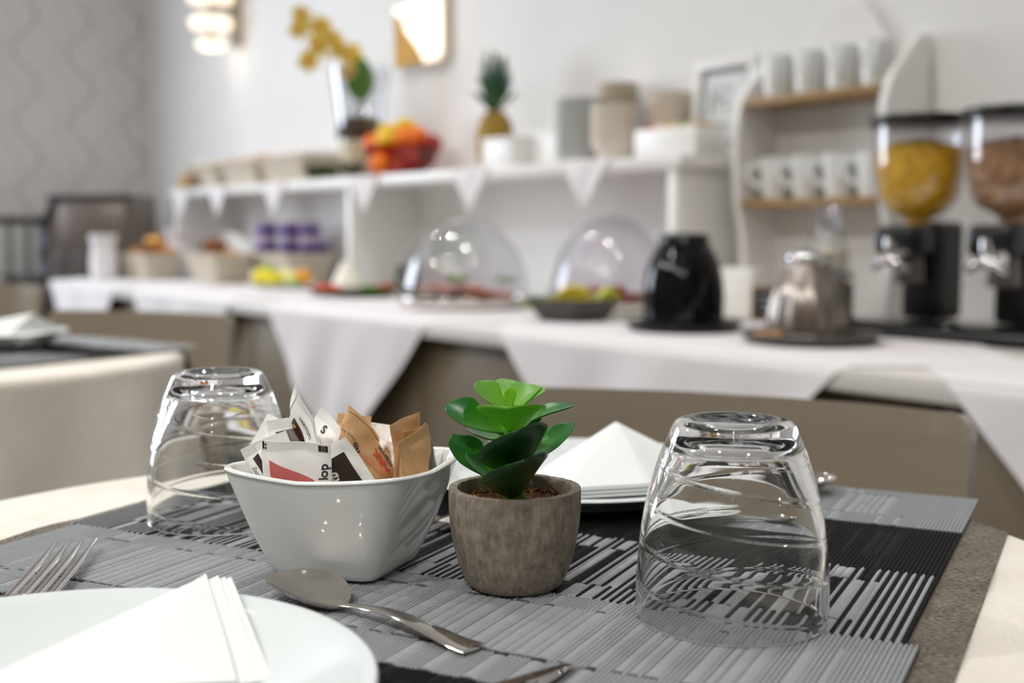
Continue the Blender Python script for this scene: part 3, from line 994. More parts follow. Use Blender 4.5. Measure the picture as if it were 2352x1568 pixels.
packet(11, (-0.5632, 0.2532, 0.8145), (-0.5633, 0.2614, 0.8178), (-0.5591, 0.2626, 0.788), 'dark brown narrow sugar packet with white edges at the bowl\'s left corner', M_pk_white, w=.0105, crimp=(1, 0, 0, 0),
       panels=[(((-.18, .04), (.46, .04), (.46, .84), (-.18, .76)), M_pk_brown)], texts=[('Zucchero di', -.36, .42, .0024, -90, M_ink, 0)])
packet(12, (-0.5633, 0.2599, 0.8175), (-0.5605, 0.2681, 0.8204), (-0.5592, 0.268, 0.7918), 'white sugar packet with black letters on edge left of the pink-printed one', M_pk_white, w=.017, crimp=(1, 0, 0, 1),
       texts=[('ne', -.08, .36, .0062, -80, M_ink, .0002)])
packet(13, (-0.5732, 0.3252, 0.8213), (-0.5416, 0.3505, 0.8181), (-0.5642, 0.3216, 0.7934), 'plain white sugar packet with a black corner mark at the back of the bowl', M_pk_white,
       panels=[(((-.46, .90), (-.34, .90), (-.34, .985), (-.46, .985)), M_ink, 'printed_code')])
packet(14, (-0.563, 0.3225, 0.8223), (-0.554, 0.3277, 0.819), (-0.5524, 0.3206, 0.7907), 'white sugar packet with a magenta print right of the red-lettered kraft one', M_pk_white, w=.018,
       panels=[(((-.36, .2), (.36, .2), (.36, .72), (-.36, .72)), M_pk_magenta)])
packet(15, (-0.573, 0.3132, 0.8266), (-0.5663, 0.3219, 0.8255), (-0.5648, 0.3092, 0.7924), 'kraft sugar packet of which only a corner shows behind the red-lettered one', M_pk_kraft, w=.018)

# ------------------------------------------------------------------ plates and napkins on the near table
def plate_bm(R, H, base=.6):
    bm = NB()
    b = R * base
    prof = smooth_prof([(0, .0012), (b * .9, .0012), (b * .96, .0004), (b, .0006), (b * 1.03, .0020), (R * .80, H * .42), (R * .93, H * .80), (R * .992, H * .975), (R, H), (R * .985, H + .0008), (R * .92, H * .86 + .002), (R * .80, H * .50 + .0034), (b * 1.0, .0052), (b * .6, .0042), (0, .0040)], 5)
    lathe(bm, prof, 120)
    return bm
p = obj('dinner_plate', plate_bm(.1123, .0205, .58), M_porcelain, None, True, None)
p.location = (-.409, .110, ZM)
tag(p, 'large white porcelain plate at the bottom left, under the near napkin', 'plate', 'white plates')
p = obj('dinner_plate', plate_bm(.110, .0140, .70), M_porcelain, None, True, None)
p.location = (-.6196, .5205, ZM)
tag(p, 'white porcelain plate behind the succulent, on the far place mat', 'plate', 'white plates')

def quad_sheet(bm, A, B_, C_, D_, thick, puff=0.0, wob=0.0, ph=0.0, n=18):
    A, B_, C_, D_ = map(Vector, (A, B_, C_, D_))
    nrm = (B_ - A).cross(D_ - A).normalized()
    if nrm.z < 0: nrm = -nrm
    def f(u, v):
        p = (A * (1 - u) + B_ * u) * (1 - v) + (D_ * (1 - u) + C_ * u) * v
        return p + nrm * (puff * math.sin(PI * u) * math.sin(PI * min(1, v * 1.1)) + wob * math.sin(v * 5 + ph) * math.sin(u * 4 + ph))
    grid(bm, n, n, f, thick)

# near napkin: folded to a pointed stack, tip leaning on the far rim of the plate, broad end towards the camera
nap = thing('napkin', 'folded white paper napkin pointing over the plate at the bottom left', 'napkin', (-.43, .14, .7585), 0, 'folded paper napkins')
def loc(p): return (p[0] + .43, p[1] - .14, p[2] - .7585)
layers = [((-.4694, .1889, .7785), (-.4760, .2010, .7800), (-.404, .150, .7605), (-.432, .070, .7645)),]
bm = NB()
quad_sheet(bm, loc((-.4694, .1889, .7795)), loc((-.4725, .1955, .7812)), loc((-.4000, .1760, .7615)), loc((-.4300, .0850, .7680)), .0010, .0022, .0004, 1.0, 24)
obj('fold', bm, M_paper, nap, True, 50)
for k in range(3):
    bm = NB()
    d = .0011 * (k + 1); s = .0026 * (k + 1)
    quad_sheet(bm, loc((-.4694 + d * .5, .1889 + s * .5, .7783 - d * .5)), loc((-.4716 + d * .5, .1975 + s, .7805 - d * .6)), loc((-.3990 + .2 * d, .1800 + s * 1.2, .7598 - .0001 * k)), loc((-.4260, .0880, .7655 - d * .6)), .0009, .0016 - .0003 * k, .0003, k * 1.3, 20)
    obj('fold', bm, M_paper, nap, True, 50)

# far napkin: a square folded to a peak on the far plate
nap = thing('napkin', 'folded white paper napkin rising to a peak on the far plate', 'napkin', (-.608, .530, .7580), .0, 'folded paper napkins')
def loc2(p): return (p[0] + .608, p[1] - .530, p[2] - .7580)
bm = NB()
L_, R2, F1, F2, PK, BK = (-.6097, .4773, .7685), (-.5750, .5900, .7670), (-.5669, .4668, .7670), (-.5473, .5177, .7668), (-.6218, .5567, .7927), (-.6650, .5900, .7665)
def far_top(u, v):
    # u along the front edge (left to right), v from the front edge to the peak
    a = Vector(L_).lerp(Vector(F1), min(1, u * 3)) if u < 1 / 3 else (Vector(F1).lerp(Vector(F2), (u - 1 / 3) * 3) if u < 2 / 3 else Vector(F2).lerp(Vector(R2), (u - 2 / 3) * 3))
    p = a.lerp(Vector(PK), v)
    return loc2((p.x, p.y, p.z + .003 * math.sin(PI * v) * math.sin(PI * u)))
grid(bm, 36, 18, far_top, .0009)
obj('fold', bm, M_paper, nap, True, 60)
for k in range(3):
    bm = NB(); dz = -.0020 * (k + 1)
    ctr = Vector((-.608, .532, .7672 + dz))
    def low(u, v, dz=dz, ctr=ctr, k=k):
        a = 2 * PI * u
        corners = [Vector(L_), Vector(F1), Vector(F2), Vector(R2), Vector(BK)]
        q = u * 5; i = int(q) % 5; f = q - int(q)
        e = corners[i].lerp(corners[(i + 1) % 5], f)
        e = Vector((e.x, e.y, min(e.z, .7675) + dz)) + (Vector((e.x, e.y, 0)) - Vector((ctr.x, ctr.y, 0))).normalized() * .0012 * (k + 1)
        p = ctr.lerp(e, v)
        return loc2((p.x, p.y, p.z))
    grid(bm, 50, 6, low, .0008)
    obj('fold', bm, M_paper, nap, True, 60)

# ------------------------------------------------------------------ cutlery
def strip(bm, sections, seg=14):
    """sections: (centre, half width, half thickness, side vector, sag); closed lens cross-sections"""
    rings = []
    for (c, w, t, s, sag) in sections:
        c = Vector(c); s = Vector(s).normalized(); up = Vector((0, 0, 1))
        rg = []
        for k in range(seg):
            a = 2 * PI * k / seg
            x = math.cos(a); y = math.sin(a)
            rg.append(bm.verts.new(c + s * w * x + up * (t * y + sag * (x * x))))
        rings.append(rg)
    for A, B_ in zip(rings, rings[1:]):
        for k in range(seg):
            j = (k + 1) % seg
            bm.faces.new((A[k], A[j], B_[j], B_[k]))
    bm.faces.new(rings[0][::-1]); bm.faces.new(rings[-1])

def spoon_parts(t, L=.165):
    # local x from the bowl tip (0) to the handle end (L); z up from the mat
    bm = NB(); sec = []
    n = 26
    Lb = .047
    for i in range(n + 1):
        u = i / n
        x = Lb * u
        w = .0172 * (math.sqrt(max(0.0, 1 - ((.43 - u) / .43) ** 2)) if u < .43 else max(0.0, 1 - ((u - .43) / .57) ** 2) ** .62)
        w = max(.0021, w)
        zr = .0096 - .0064 * u + .0030 * math.sin(PI * u)
        dep = .0086 * math.sin(PI * u) ** .7
        sec.append(((x, 0, zr - dep), w, .0006, (0, 1, 0), dep))
    strip(bm, sec, 32)
    obj('spoon_bowl', bm, M_steel, t, True, 60)
    bm = NB(); sec = []
    n = 26
    for i in range(n + 1):
        u = i / n
        x = Lb - .002 + (L - Lb + .002) * u
        z = .0030 + .0042 * math.sin(PI * min(1, u * 1.15)) ** 1.2 * (1 - .35 * u) - .0012 * u
        w = .0024 + .0046 * max(0, (u - .10)) ** .9 / .88
        sec.append(((x, 0, z), w, .0010, (0, 1, 0), 0))
    strip(bm, sec, 12)
    obj('handle', bm, M_steel, t, True, 40)

sx_, sy_ = -.5215, .2516
t = thing('spoon', 'steel spoon lying between the sugar bowl and the near plate', 'spoon', (sx_, sy_, ZM), math.atan2(.2790 - sy_, -.3970 - sx_))
spoon_parts(t, .1275)

def fork_parts(t):
    # local x from the tine tips (0) towards the handle
    bm = NB(); 
    for k in range(4):
        y = (k - 1.5) * .0064
        b2 = NB(); sec = []
        for i in range(13):
            u = i / 12
            sec.append(((.098 * u, y * (1 + .04 * (1 - u)), .0058 - .0014 * math.sin(PI * u * .62)), .0007 + .0017 * min(1, u * 2.2), .0011, (0, 1, 0), 0))
        strip(b2, sec, 10); obj('tine', b2, M_steel, t, True, 40)
    b2 = NB(); sec = []
    for i in range(12):
        u = i / 11
        w = .0125 * (1 - u) ** .8 + .0028
        sec.append(((.096 + .022 * u, 0, .0044 + .005 * u * u), w, .0011, (0, 1, 0), 0))
    strip(b2, sec, 14); obj('fork_neck', b2, M_steel, t, True, 40)
    b2 = NB(); sec = []
    for i in range(14):
        u = i / 13
        sec.append(((.113 + .080 * u, 0, .0096 - .0080 * u ** 1.4 + .002 * math.sin(PI * u)), .0028 + .0062 * u, .0012, (0, 1, 0), 0))
    strip(b2, sec, 12); obj('handle', b2, M_steel, t, True, 40)
fx, fy = -.6559, .1985
t = thing('fork', 'steel fork at the left edge, tines pointing to the left glass', 'fork', (fx, fy, ZM), math.atan2(.147 - fy, -.565 - fx))
fork_parts(t)

def knife_parts(t):
    b2 = NB(); poly_top = []
    n = 26; rings = []
    for i in range(n + 1):
        u = i / n; x = .092 * u
        up_ = .0085 * min(1.0, (u / .30)) ** .55
        lo = -.0080 * min(1.0, (u / .55)) ** .8
        th = .0011
        z = .0022 + .0014 * u
        rings.append([b2.verts.new((x, up_, z)), b2.verts.new((x, (up_ + lo) * .5 + .002, z + th)), b2.verts.new((x, lo, z)), b2.verts.new((x, (up_ + lo) * .5 + .002, z - th * .6))])
    for A, B_ in zip(rings, rings[1:]):
        for k in range(4): b2.faces.new((A[k], A[(k + 1) % 4], B_[(k + 1) % 4], B_[k]))
    b2.faces.new(rings[0][::-1]); b2.faces.new(rings[-1])
    obj('blade', b2, M_steel, t, True, 20)
    b2 = NB(); sec = []
    for i in range(14):
        u = i / 13
        sec.append(((.090 + .105 * u, 0, .0036 + .0005 * math.sin(PI * u)), .0048 + .0038 * u, .0026, (0, 1, 0), 0))
    strip(b2, sec, 12); obj('handle', b2, M_steel, t, True, 40)
kx, ky = -.3597, .3006
t = thing('table_knife', 'steel table knife at the bottom edge, blade tip towards the right glass', 'knife', (kx, ky, ZM), math.atan2(-.0320, .0062))
knife_parts(t)
t = thing('table_knife', 'steel table knife half hidden between the sugar bowl and the succulent', 'knife', (-.574, .3795, ZM), math.atan2(.21, -.115))
b2 = NB(); sec = []
for i in range(14):
    u = i / 13; sec.append(((.105 * u, 0, .0034), .0086 - .0036 * u, .0026, (0, 1, 0), 0))
strip(b2, sec, 12); obj('handle', b2, M_steel, t, True, 40)
b2 = NB(); sec = []
for i in range(14):
    u = i / 13; sec.append(((.104 + .092 * u, 0, .0034 - .0008 * u), .0086 * max(.1, 1 - u ** 3), .0009, (0, 1, 0), 0))
strip(b2, sec, 8); obj('blade', b2, M_steel, t, True, 40)
t = thing('spoon', 'steel spoon at the far mat\'s edge, its tip beside the right glass', 'spoon', (-.5120, .6520, ZM), math.atan2(-.30, .035) - .35)
spoon_parts(t, .150)

# ------------------------------------------------------------------ chairs
def make_chair(label, loc_, rz, name='dining_chair'):
    """front faces local -y; back stands at local y = 0"""
    t = thing(name, label, 'chair', loc_, rz, 'taupe moulded dining chairs')
    w = .395; zb, zt_ = .47, .782
    bm = NB()
    def back(u, v):
        x = (u - .5) * w
        z = zb + (zt_ - zb) * v
        xx = x * (1 - .05 * (1 - v))
        y = -.035 * (2 * abs(u - .5)) ** 2.2 + .045 * (v - 1) * .6
        k = max(0, v - .93) / .07; e = max(0, abs(u - .5) - .465) / .035
        z -= .012 * (e * e) * (1 if v > .8 else 0) * (v - .8) / .2
        return (xx, y, z)
    grid(bm, 40, 24, back, .011)
    obj('backrest', bm, M_chair, t, True, 50)
    bm = NB()
    def seat(u, v):
        x = (u - .5) * (w + .02) * (1 - .06 * v); y = -.035 - .40 * v
        z = .462 + .010 * (2 * abs(u - .5)) ** 2 - .014 * math.sin(PI * v) - (.02 * max(0, v - .85) / .15) ** 1
        return (x, y, z)
    grid(bm, 24, 24, seat, .011)
    obj('seat', bm, M_chair, t, True, 50)
    for sx, sy in ((-1, -1), (1, -1), (-1, 1), (1, 1)):
        bm = NB(); tube(bm, [(sx * .15, -.24 + sy * .13, .446), (sx * .185, -.24 + sy * .185, .20), (sx * .20, -.24 + sy * .20, .004)], .011, 10); obj('leg', bm, M_leg, t)
    bm = NB(); tube(bm, [(-.15, -.11, .447), (.15, -.11, .447), (.15, -.37, .447), (-.15, -.37, .447), (-.15, -.11, .447)], .008, 8); obj('seat_frame', bm, M_leg, t)
    return t
cp = M0 + B_DIR * .505 + A_DIR * .015
chair = make_chair('glossy taupe moulded chair behind the nearest table, facing the camera', (cp.x, cp.y, 0), ROT)

# ------------------------------------------------------------------ neighbouring table on the left
N0 = Vector((-1.866, .362, 0))
NR = math.radians(18)
round_table(N0.x, N0.y, 'left in the background')
o = obj('tablecloth', round_cloth(RT, ZT - .0022, .26, 8), M_cream); o.location = N0; o.rotation_euler.z = .4
tag(o, 'cream tablecloth hanging in folds at the left background table', 'tablecloth')
o = obj('overcloth', overcloth(RT, ZT - .0012, .25, -.37, .37), M_runner); o.location = N0; o.rotation_euler.z = NR
tag(o, 'taupe woven overcloth on the left background table', 'table runner')
far2 = placemat(.46, .30, .7502, 21, .10, .20, .0042, .004)
for yy, rr, lb in ((.005, 0.0, 'dark woven place mat at the left background table, nearer the buffet'), (-.005, PI, 'dark woven place mat at the left background table, nearer the camera')):
    o = link('placemat', far2 if rr == 0 else far2.copy(), M_mat if rr == 0 else [], None, True, None)
    v = Matrix.Rotation(NR, 3, 'Z') @ Vector((0, .302 if rr == 0 else -.302, 0))
    o.location = (N0.x + v.x, N0.y + v.y, 0); o.rotation_euler.z = NR + rr
    tag(o, lb, 'placemat', 'grey and black woven place mats')
pc = (-1.905, .465)
p = obj('dinner_plate', plate_bm(.107, .0235, .62), M_porcelain, None, True, None); p.location = (pc[0], pc[1], ZM)
tag(p, 'white porcelain plate on the left background table', 'plate', 'white plates')
nap = thing('napkin', 'folded white paper napkin with a peak, left background plate', 'napkin', (pc[0], pc[1], .7585), 0, 'folded paper napkins')
bm = NB()
PKn = Vector((.085, .035, .047))
crn = [Vector((-.07, -.075, .012)), Vector((.03, -.075, .014)), Vector((.088, .000, .018)), Vector((.05, .085, .018)), Vector((-.06, .08, .014))]
def npk(u, v):
    q = min(3.999, u * 4); i = int(q); e = crn[i].lerp(crn[i + 1], q - i)
    p_ = e.lerp(PKn, v)
    return (p_.x, p_.y, p_.z)
grid(bm, 32, 12, npk, .0012); obj('fold', bm, M_paper, nap, True, 60)
bm = NB()
def npk2(u, v):
    q = u * 5; i = int(q) % 5; e = crn[i].lerp(crn[(i + 1) % 5], q - int(q))
    p_ = Vector((0, 0, .0075)).lerp(Vector((e.x * .97, e.y * .97, e.z - .004)), v); return (p_.x, p_.y, p_.z)
grid(bm, 40, 5, npk2, .001); obj('fold', bm, M_paper, nap, True, 60)
t = thing('spoon', 'steel spoon beside the plate on the left background table', 'spoon', (-1.7800, .4950, ZM), math.radians(205))
spoon_parts(t, .16)
make_chair('taupe moulded chair at the left background table, nearer the buffet', (-2.100, .772, 0), math.radians(31))
make_chair('glossy taupe moulded chair at the far left edge, bright reflection on its back', (-3.458, .884, 0), math.radians(18))
# ------------------------------------------------------------------ buffet counter
ZB = .725
YF = 1.45
ORD = ['leftmost', 'second from the left', 'third from the left', 'fourth from the left', 'fifth from the left', 'rightmost']
cw = (0.35 + 5.02) / 6
M_top = pm('white_worktop', '#dedad4', 0.35, var=0.01)
for k in range(6):
    x0 = -5.02 + cw * k
    t = thing('buffet_cabinet', 'taupe base cabinet under the white buffet worktop, %s' % ORD[k], 'cabinet', (x0 + cw / 2, 1.9, 0), 0, 'taupe base cabinets of the buffet')
    bm = NB(); box(bm, -cw / 2 + .001, cw / 2 - .001, -.385, .355, .40, .688); obj('body', bm, M_taupe_front, t, False)
    for s in (-1, 1):
        bm = NB(); box(bm, (-cw / 2 + .004) if s < 0 else .003, -.003 if s < 0 else cw / 2 - .004, -.404, -.386, .40, .684, .002); obj('door', bm, M_taupe_front, t)
    bm = NB(); box(bm, -cw / 2 + .001, cw / 2 - .001, -.25, .355, 0, .399); obj('plinth', bm, M_dark_plinth, t, False)
bm = NB(); box(bm, -5.05, .38, YF, 2.262, .689, ZB - .0005, .004)
o = obj('buffet_worktop', bm, M_top); tag(o, 'long white buffet worktop along the back wall, carrying the breakfast food', 'worktop')

def corner_cloth(xc, D, inset, seed):
    """square cloth laid cornerwise: front corner hangs over the counter's edge. Local origin on the edge, y into the counter"""
    rnd = random.Random(seed); ph = rnd.random() * 6
    h = D / 2; bm = NB(); n = 120
    V = {}
    for i in range(n + 1):
        for j in range(n + 1):
            p, q = -1 + 2 * i / n, -1 + 2 * j / n
            x = (p - q) * h / 2; y = inset + (p + q) * h / 2
            r = .016
            if y >= r: X, Y_, Z_ = x, y, 0
            else:
                e = r - y
                if e < r * PI / 2: a = e / r; Y_ = r - r * math.sin(a) - .0; Z_ = -(r - r * math.cos(a))
                else:
                    d = e - r * PI / 2; Y_ = 0; Z_ = -r - d
                    f = min(1, d / .2)
                    Y_ -= f * (.010 * math.sin(x * 17 + ph) + .006 * math.sin(x * 31 + d * 9 + ph) + .010)
                X = x
            V[i, j] = bm.verts.new((X, Y_ - .004, Z_))
    for i in range(n):
        for j in range(n): bm.faces.new((V[i, j], V[i + 1, j], V[i + 1, j + 1], V[i, j + 1]))
    r = bmesh.ops.extrude_face_region(bm, geom=bm.faces[:])
    bmesh.ops.translate(bm, verts=[g for g in r['geom'] if isinstance(g, bmesh.types.BMVert)], vec=(0, .0006, .0007))
    return bm
NC = ['farthest left', 'second from the left', 'hanging left of the dome covers', 'hanging below the black jug', 'hanging below the cereal dispenser']
for k, (xc, D, ins, dz) in enumerate([(-4.64, 1.10, .17, .0006), (-3.68, 1.20, .20, .0016), (-2.64, 1.20, .20, .0006), (-1.55, 1.24, .20, .0016), (-.53, 1.22, .19, .0006)]):
    o = obj('corner_tablecloth', corner_cloth(xc, D, ins, k), M_linen, None, True, 60)
    o.location = (xc, YF, ZB + dz)
    tag(o, 'white square cloth laid cornerwise over the buffet edge, ' + NC[k], 'tablecloth', 'white cloths laid cornerwise on the buffet')

ZC_ = ZB + .0035     # resting height on the cloths
# ------------------------------------------------------------------ white shelf on the buffet
SX0, SX1, SY0, SY1 = -5.09, -2.03, 2.0, 2.26
ST = 1.100            # top of the shelf board
t = thing('buffet_shelf', 'long white shelf standing on the buffet, with white pennant napkins', 'shelf', (SX0, SY0, ZC_ - .001), 0)
zo = ZC_ - .001
def add(name, x0, x1, y0, y1, z0, z1, mat=M_white, bev=.002):
    bm = NB(); box(bm, x0 - SX0, x1 - SX0, y0 - SY0, y1 - SY0, z0 - zo, z1 - zo, bev); return obj(name, bm, mat, t)
add('shelf_board', SX0 - .03, SX1 + .02, SY0 - .01, SY1, ST - .030, ST)
add('upright', SX0, SX0 + .028, SY0, SY1, zo, ST - .0302)
add('upright', -3.585, -3.555, SY0, SY1, zo, ST - .0302)
add('upright', SX1 - .030, SX1, SY0, SY1, zo, ST - .0302)

def pennant(w, drop, inset):
    bm = NB(); n = 16; pts = {}
    def f(u, v):
        x = (u - .5) * w * (1 - v)
        if v < .22: return (x * 1.0, inset * (1 - v / .22), .0)
        d = (v - .22) / .78
        return (x, -.004, -d * drop)
    V = []
    rows = [(inset, 0.0, .8), (.004, 0.0, 1.0), (-.0035, -.006, .97), (-.0040, -.04, .72 if drop > .1 else .6), (-.0045, -drop * .75, .25), (-.0045, -drop, .02)]
    R_ = []
    for (y, z, k) in rows:
        k = 1 - (-z / drop) if z < 0 else k
        R_.append([bm.verts.new(((u / 8 - .5) * w * max(k, .02), y - (.003 * math.sin(u * .9) if z < -.02 else 0), z)) for u in range(9)])
    for A, B_ in zip(R_, R_[1:]):
        for i in range(8): bm.faces.new((A[i], A[i + 1], B_[i + 1], B_[i]))
    r = bmesh.ops.extrude_face_region(bm, geom=bm.faces[:])
    bmesh.ops.translate(bm, verts=[g for g in r['geom'] if isinstance(g, bmesh.types.BMVert)], vec=(0, .0008, .0008))
    return bm
PEN = [(-4.975, 'nearest the left end'), (-4.60, 'second from the left'), (-4.10, 'left of the middle upright'), (-3.44, 'right of the middle upright'), (-2.845, 'above the left dome cover'), (-2.345, 'above the right dome cover')]
p0 = None
for x, w in PEN:
    lab = 'small white pennant napkin over the shelf edge, ' + w
    if p0 is None:
        p0 = obj('pennant_napkin', pennant(.19, .125, .12), M_linen, None, True, 50)
        p0.location = (x, SY0 - .012, ST + .0006)
        tag(p0, lab, 'napkin', 'pennant napkins over the shelf edge')
    else:
        dup(p0, (x, SY0 - .012, ST + .0006), None, lab)
ZS = ST + .0022

# wicker baskets on the shelf
def basket_bm(w, d, h, wall=.012, flare=.02):
    bm = NB()
    def ring(hw, hd, z, n=10, r=.03):
        pts = []
        for cx, cy, a0 in ((hw - r, hd - r, 0), (-hw + r, hd - r, PI / 2), (-hw + r, -hd + r, PI), (hw - r, -hd + r, 1.5 * PI)):
            for k in range(n): a = a0 + PI / 2 * k / (n - 1); pts.append((cx + r * math.cos(a), cy + r * math.sin(a), z))
        return pts
    prof = [(w / 2 - flare, d / 2 - flare, 0), (w / 2 - flare * .5, d / 2 - flare * .5, h * .5), (w / 2, d / 2, h * .92), (w / 2 + .004, d / 2 + .004, h), (w / 2 - wall * .5, d / 2 - wall * .5, h + .004), (w / 2 - wall, d / 2 - wall, h), (w / 2 - wall - flare * .5, d / 2 - wall - flare * .5, h * .45), (w / 2 - wall - flare, d / 2 - wall - flare, .008)]
    rings = [[bm.verts.new(p) for p in ring(*q)] for q in prof]
    m = len(rings[0])
    for A, B_ in zip(rings, rings[1:]):
        for i in range(m): bm.faces.new((A[i], A[(i + 1) % m], B_[(i + 1) % m], B_[i]))
    bm.faces.new(rings[0][::-1]); bm.faces.new(rings[-1])
    return bm
def basket(x, y, z, w, d, h, label, group=None, rz=0):
    t = thing('wicker_basket', label, 'basket', (x, y, z), rz, group)
    obj('basket_body', basket_bm(w, d, h), M_wicker, t, True, 50)
    bm = NB(); pts = [(w / 2 + .002, d / 2 + .002, h + .003), (-w / 2 - .002, d / 2 + .002, h + .003), (-w / 2 - .002, -d / 2 - .002, h + .003), (w / 2 + .002, -d / 2 - .002, h + .003), (w / 2 + .002, d / 2 + .002, h + .003)]
    tube(bm, pts, .0065, 8); obj('rim', bm, M_wicker, t)
    return t
SHB = [(-4.875, .33, 'leftmost on the shelf'), (-4.505, .33, 'middle one on the shelf'), (-4.12, .36, 'right one on the shelf, beside the vase')]
for x, w, lb in SHB:
    basket(x, 2.128, ZS, w, .21, .088, 'pale wicker basket of small packs, ' + lb, 'wicker baskets on the shelf')
PACKM = [pm('pack_cream', '#efe6da', 0.5), pm('pack_blush', '#ecd4c8', 0.5), pm('pack_white', '#f2f0ec', 0.5), pm('pack_apricot', '#e2b28c', 0.5), pm('pack_gold', '#b8924a', 0.3, 0.3)]
rnd = random.Random(11)
k = 0
POSN = ['far left', 'left', 'centre', 'right', 'far right']
for x, w, lb in SHB:
    for i in range(5):
        m = PACKM[(k * 7 + i * 3) % 4]; k += 1
        px = x - w / 2 + .05 + (w - .10) * i / 4
        bm = NB(); box(bm, -.027, .027, -.07, .07, 0, .030, .006)
        o = obj('biscuit_pack', bm, m); o.location = (px, 2.128, ZS + .078 + rnd.uniform(0, .012)); o.rotation_euler = (rnd.uniform(-.05, .05), rnd.uniform(-.2, .2), rnd.uniform(-.15, .15))
        tag(o, '%s small pack at the %s of the basket %s' % (['cream', 'pale pink', 'white', 'apricot'][PACKM.index(m)], POSN[i], lb.split(',')[0]), 'snack pack', 'small packs in the shelf baskets')
# support inside baskets so packs rest
for x, w, lb in SHB:
    bm = NB(); box(bm, -w / 2 + .036, w / 2 - .036, -.066, .066, 0, .066, .004)
    o = obj('basket_liner_box', bm, PACKM[2]); o.location = (x, 2.128, ZS + .0085); tag(o, 'white box lining the wicker basket ' + lb.split(',')[0], 'box', 'boxes lining the shelf baskets')
for x, lb, m in ((-5.055, 'golden brown small jar at the shelf\'s left end', PACKM[4]), (-4.925, 'tan small jar at the shelf edge, right of the golden one', pm('jar_tan', '#a98a62', 0.4))):
    t = thing('small_jar', lb, 'jar', (x, 2.005 + (.03 if x < -5 else .0), ZS), 0, 'small jars at the left end of the shelf')
    bm = NB(); lathe(bm, smooth_prof([(0, .0005), (.020, .0005), (.025, .006), (.026, .035), (.021, .046), (0, .046)], 4), 24); obj('body', bm, m, t)
    bm = NB(); lathe(bm, [(0, .0462), (.020, .0462), (.021, .058), (0, .058)], 24); obj('lid', bm, PACKM[4], t)

# ------------------------------------------------------------------ orchid in a tall glass vase
VX, VY = -3.665, 2.105
v = thing('orchid_vase', 'tall clear glass vase with a yellow orchid rooted in bark', 'vase', (VX, VY, ZS), 0)
bm = NB(); lathe(bm, smooth_prof([(0, .0005), (.052, .0005), (.060, .004), (.064, .02), (.075, .14), (.092, .28), (.104, .362), (.1020, .362), (.090, .28), (.073, .14), (.062, .022), (.05, .010), (0, .010)], 5), 64); obj('vase', bm, M_vase, v)
M_pebble = pm('cream_pebbles', '#d8ccb0', 0.8, var=0.3, nscale=70, bump=0.6, bscale=90, bdist=.006)
M_bark = pm('orchid_bark', '#4d3d31', 0.9, var=0.5, nscale=60, bump=0.9, bscale=70, bdist=.01)
bm = NB(); lathe(bm, smooth_prof([(0, .0105), (.05, .0105), (.061, .022), (.0715, .13), (0, .13)], 3), 40); obj('pebbles', bm, M_pebble, v)
bm = NB(); rb = random.Random(4); lathe(bm, smooth_prof([(0, .1305), (.0715, .1305), (.078, .175), (.05, .20), (0, .205)], 4), 40)
for w_ in bm.verts:
    if w_.co.z > .17: w_.co.z += rb.uniform(-.008, .008)
obj('bark', bm, M_bark, v)
M_orch_leaf = leaf_mat('orchid_leaf', '#5f9014', '#4a8418', .4, .1)
M_petal = leaf_mat('orchid_petal', '#ecc34a', '#f6e07a', .6, .3)
M_lip = pm('orchid_lip', '#c58a34', 0.5)
M_stem = pm('orchid_stem', '#7c9a5a', 0.5)
R_cam = Vector((.6, .8, 0)); F_cam = Vector((-.8, .6, 0))
bm = NB(); tube(bm, smooth_prof([(0, 0, .19), (.005, .0, .24), (.012, -.005, .285)], 5), .007, 8); obj('leaf_stalk', bm, M_stem, v)
obj('orchid_leaf', leaf_bm((.012, -.005, .262), (.018, -.012, .33), (.028, -.008, .402), tuple(-F_cam), .100, .003, .06, 18, 12, True), M_orch_leaf, v, True, 70)
st = [(0, .0, .19), (-.005, -.005, .33), (-.02, -.03, .42), (-.055, -.075, .49), (-.115, -.155, .545)]
bm = NB(); tube(bm, smooth_prof(st, 6), .0035, 8); obj('flower_stalk', bm, M_stem, v)
def orchid_flower(c, s, roll):
    c = Vector(c); face = (-F_cam * .9 + Vector((0, 0, -.15)) + R_cam * .2 * math.sin(roll)).normalized()
    right = Vector((0, 0, 1)).cross(face).normalized(); up = face.cross(right)
    bm = NB(); ball(bm, c + face * .005, s * .13, s * .11, s * .13, 12, 8); fl = obj('flower', bm, M_lip, v)
    for k in range(5):
        a = roll + 2 * PI * k / 5
        d = right * math.cos(a) + up * math.sin(a)
        obj('petal', leaf_bm(c, c + d * s * .55 + face * .004, c + d * s - face * .006, face, s * (.80 if k in (0, 2) else .58), .0014, .08, 10, 8, True), M_petal, fl, True, 70)
for (r_, z_, s_, ro) in [(-.192, .545, .038, .2), (-.200, .497, .040, 1.0), (-.130, .505, .046, .5), (-.132, .444, .050, 1.4), (-.168, .392, .044, .9), (-.065, .430, .046, .1), (-.022, .412, .046, 1.1), (-.036, .356, .036, .7), (-.090, .470, .036, .4)]:
    orchid_flower((R_cam.x * r_ - F_cam.x * .03, R_cam.y * r_ - F_cam.y * .03, z_), s_, ro)
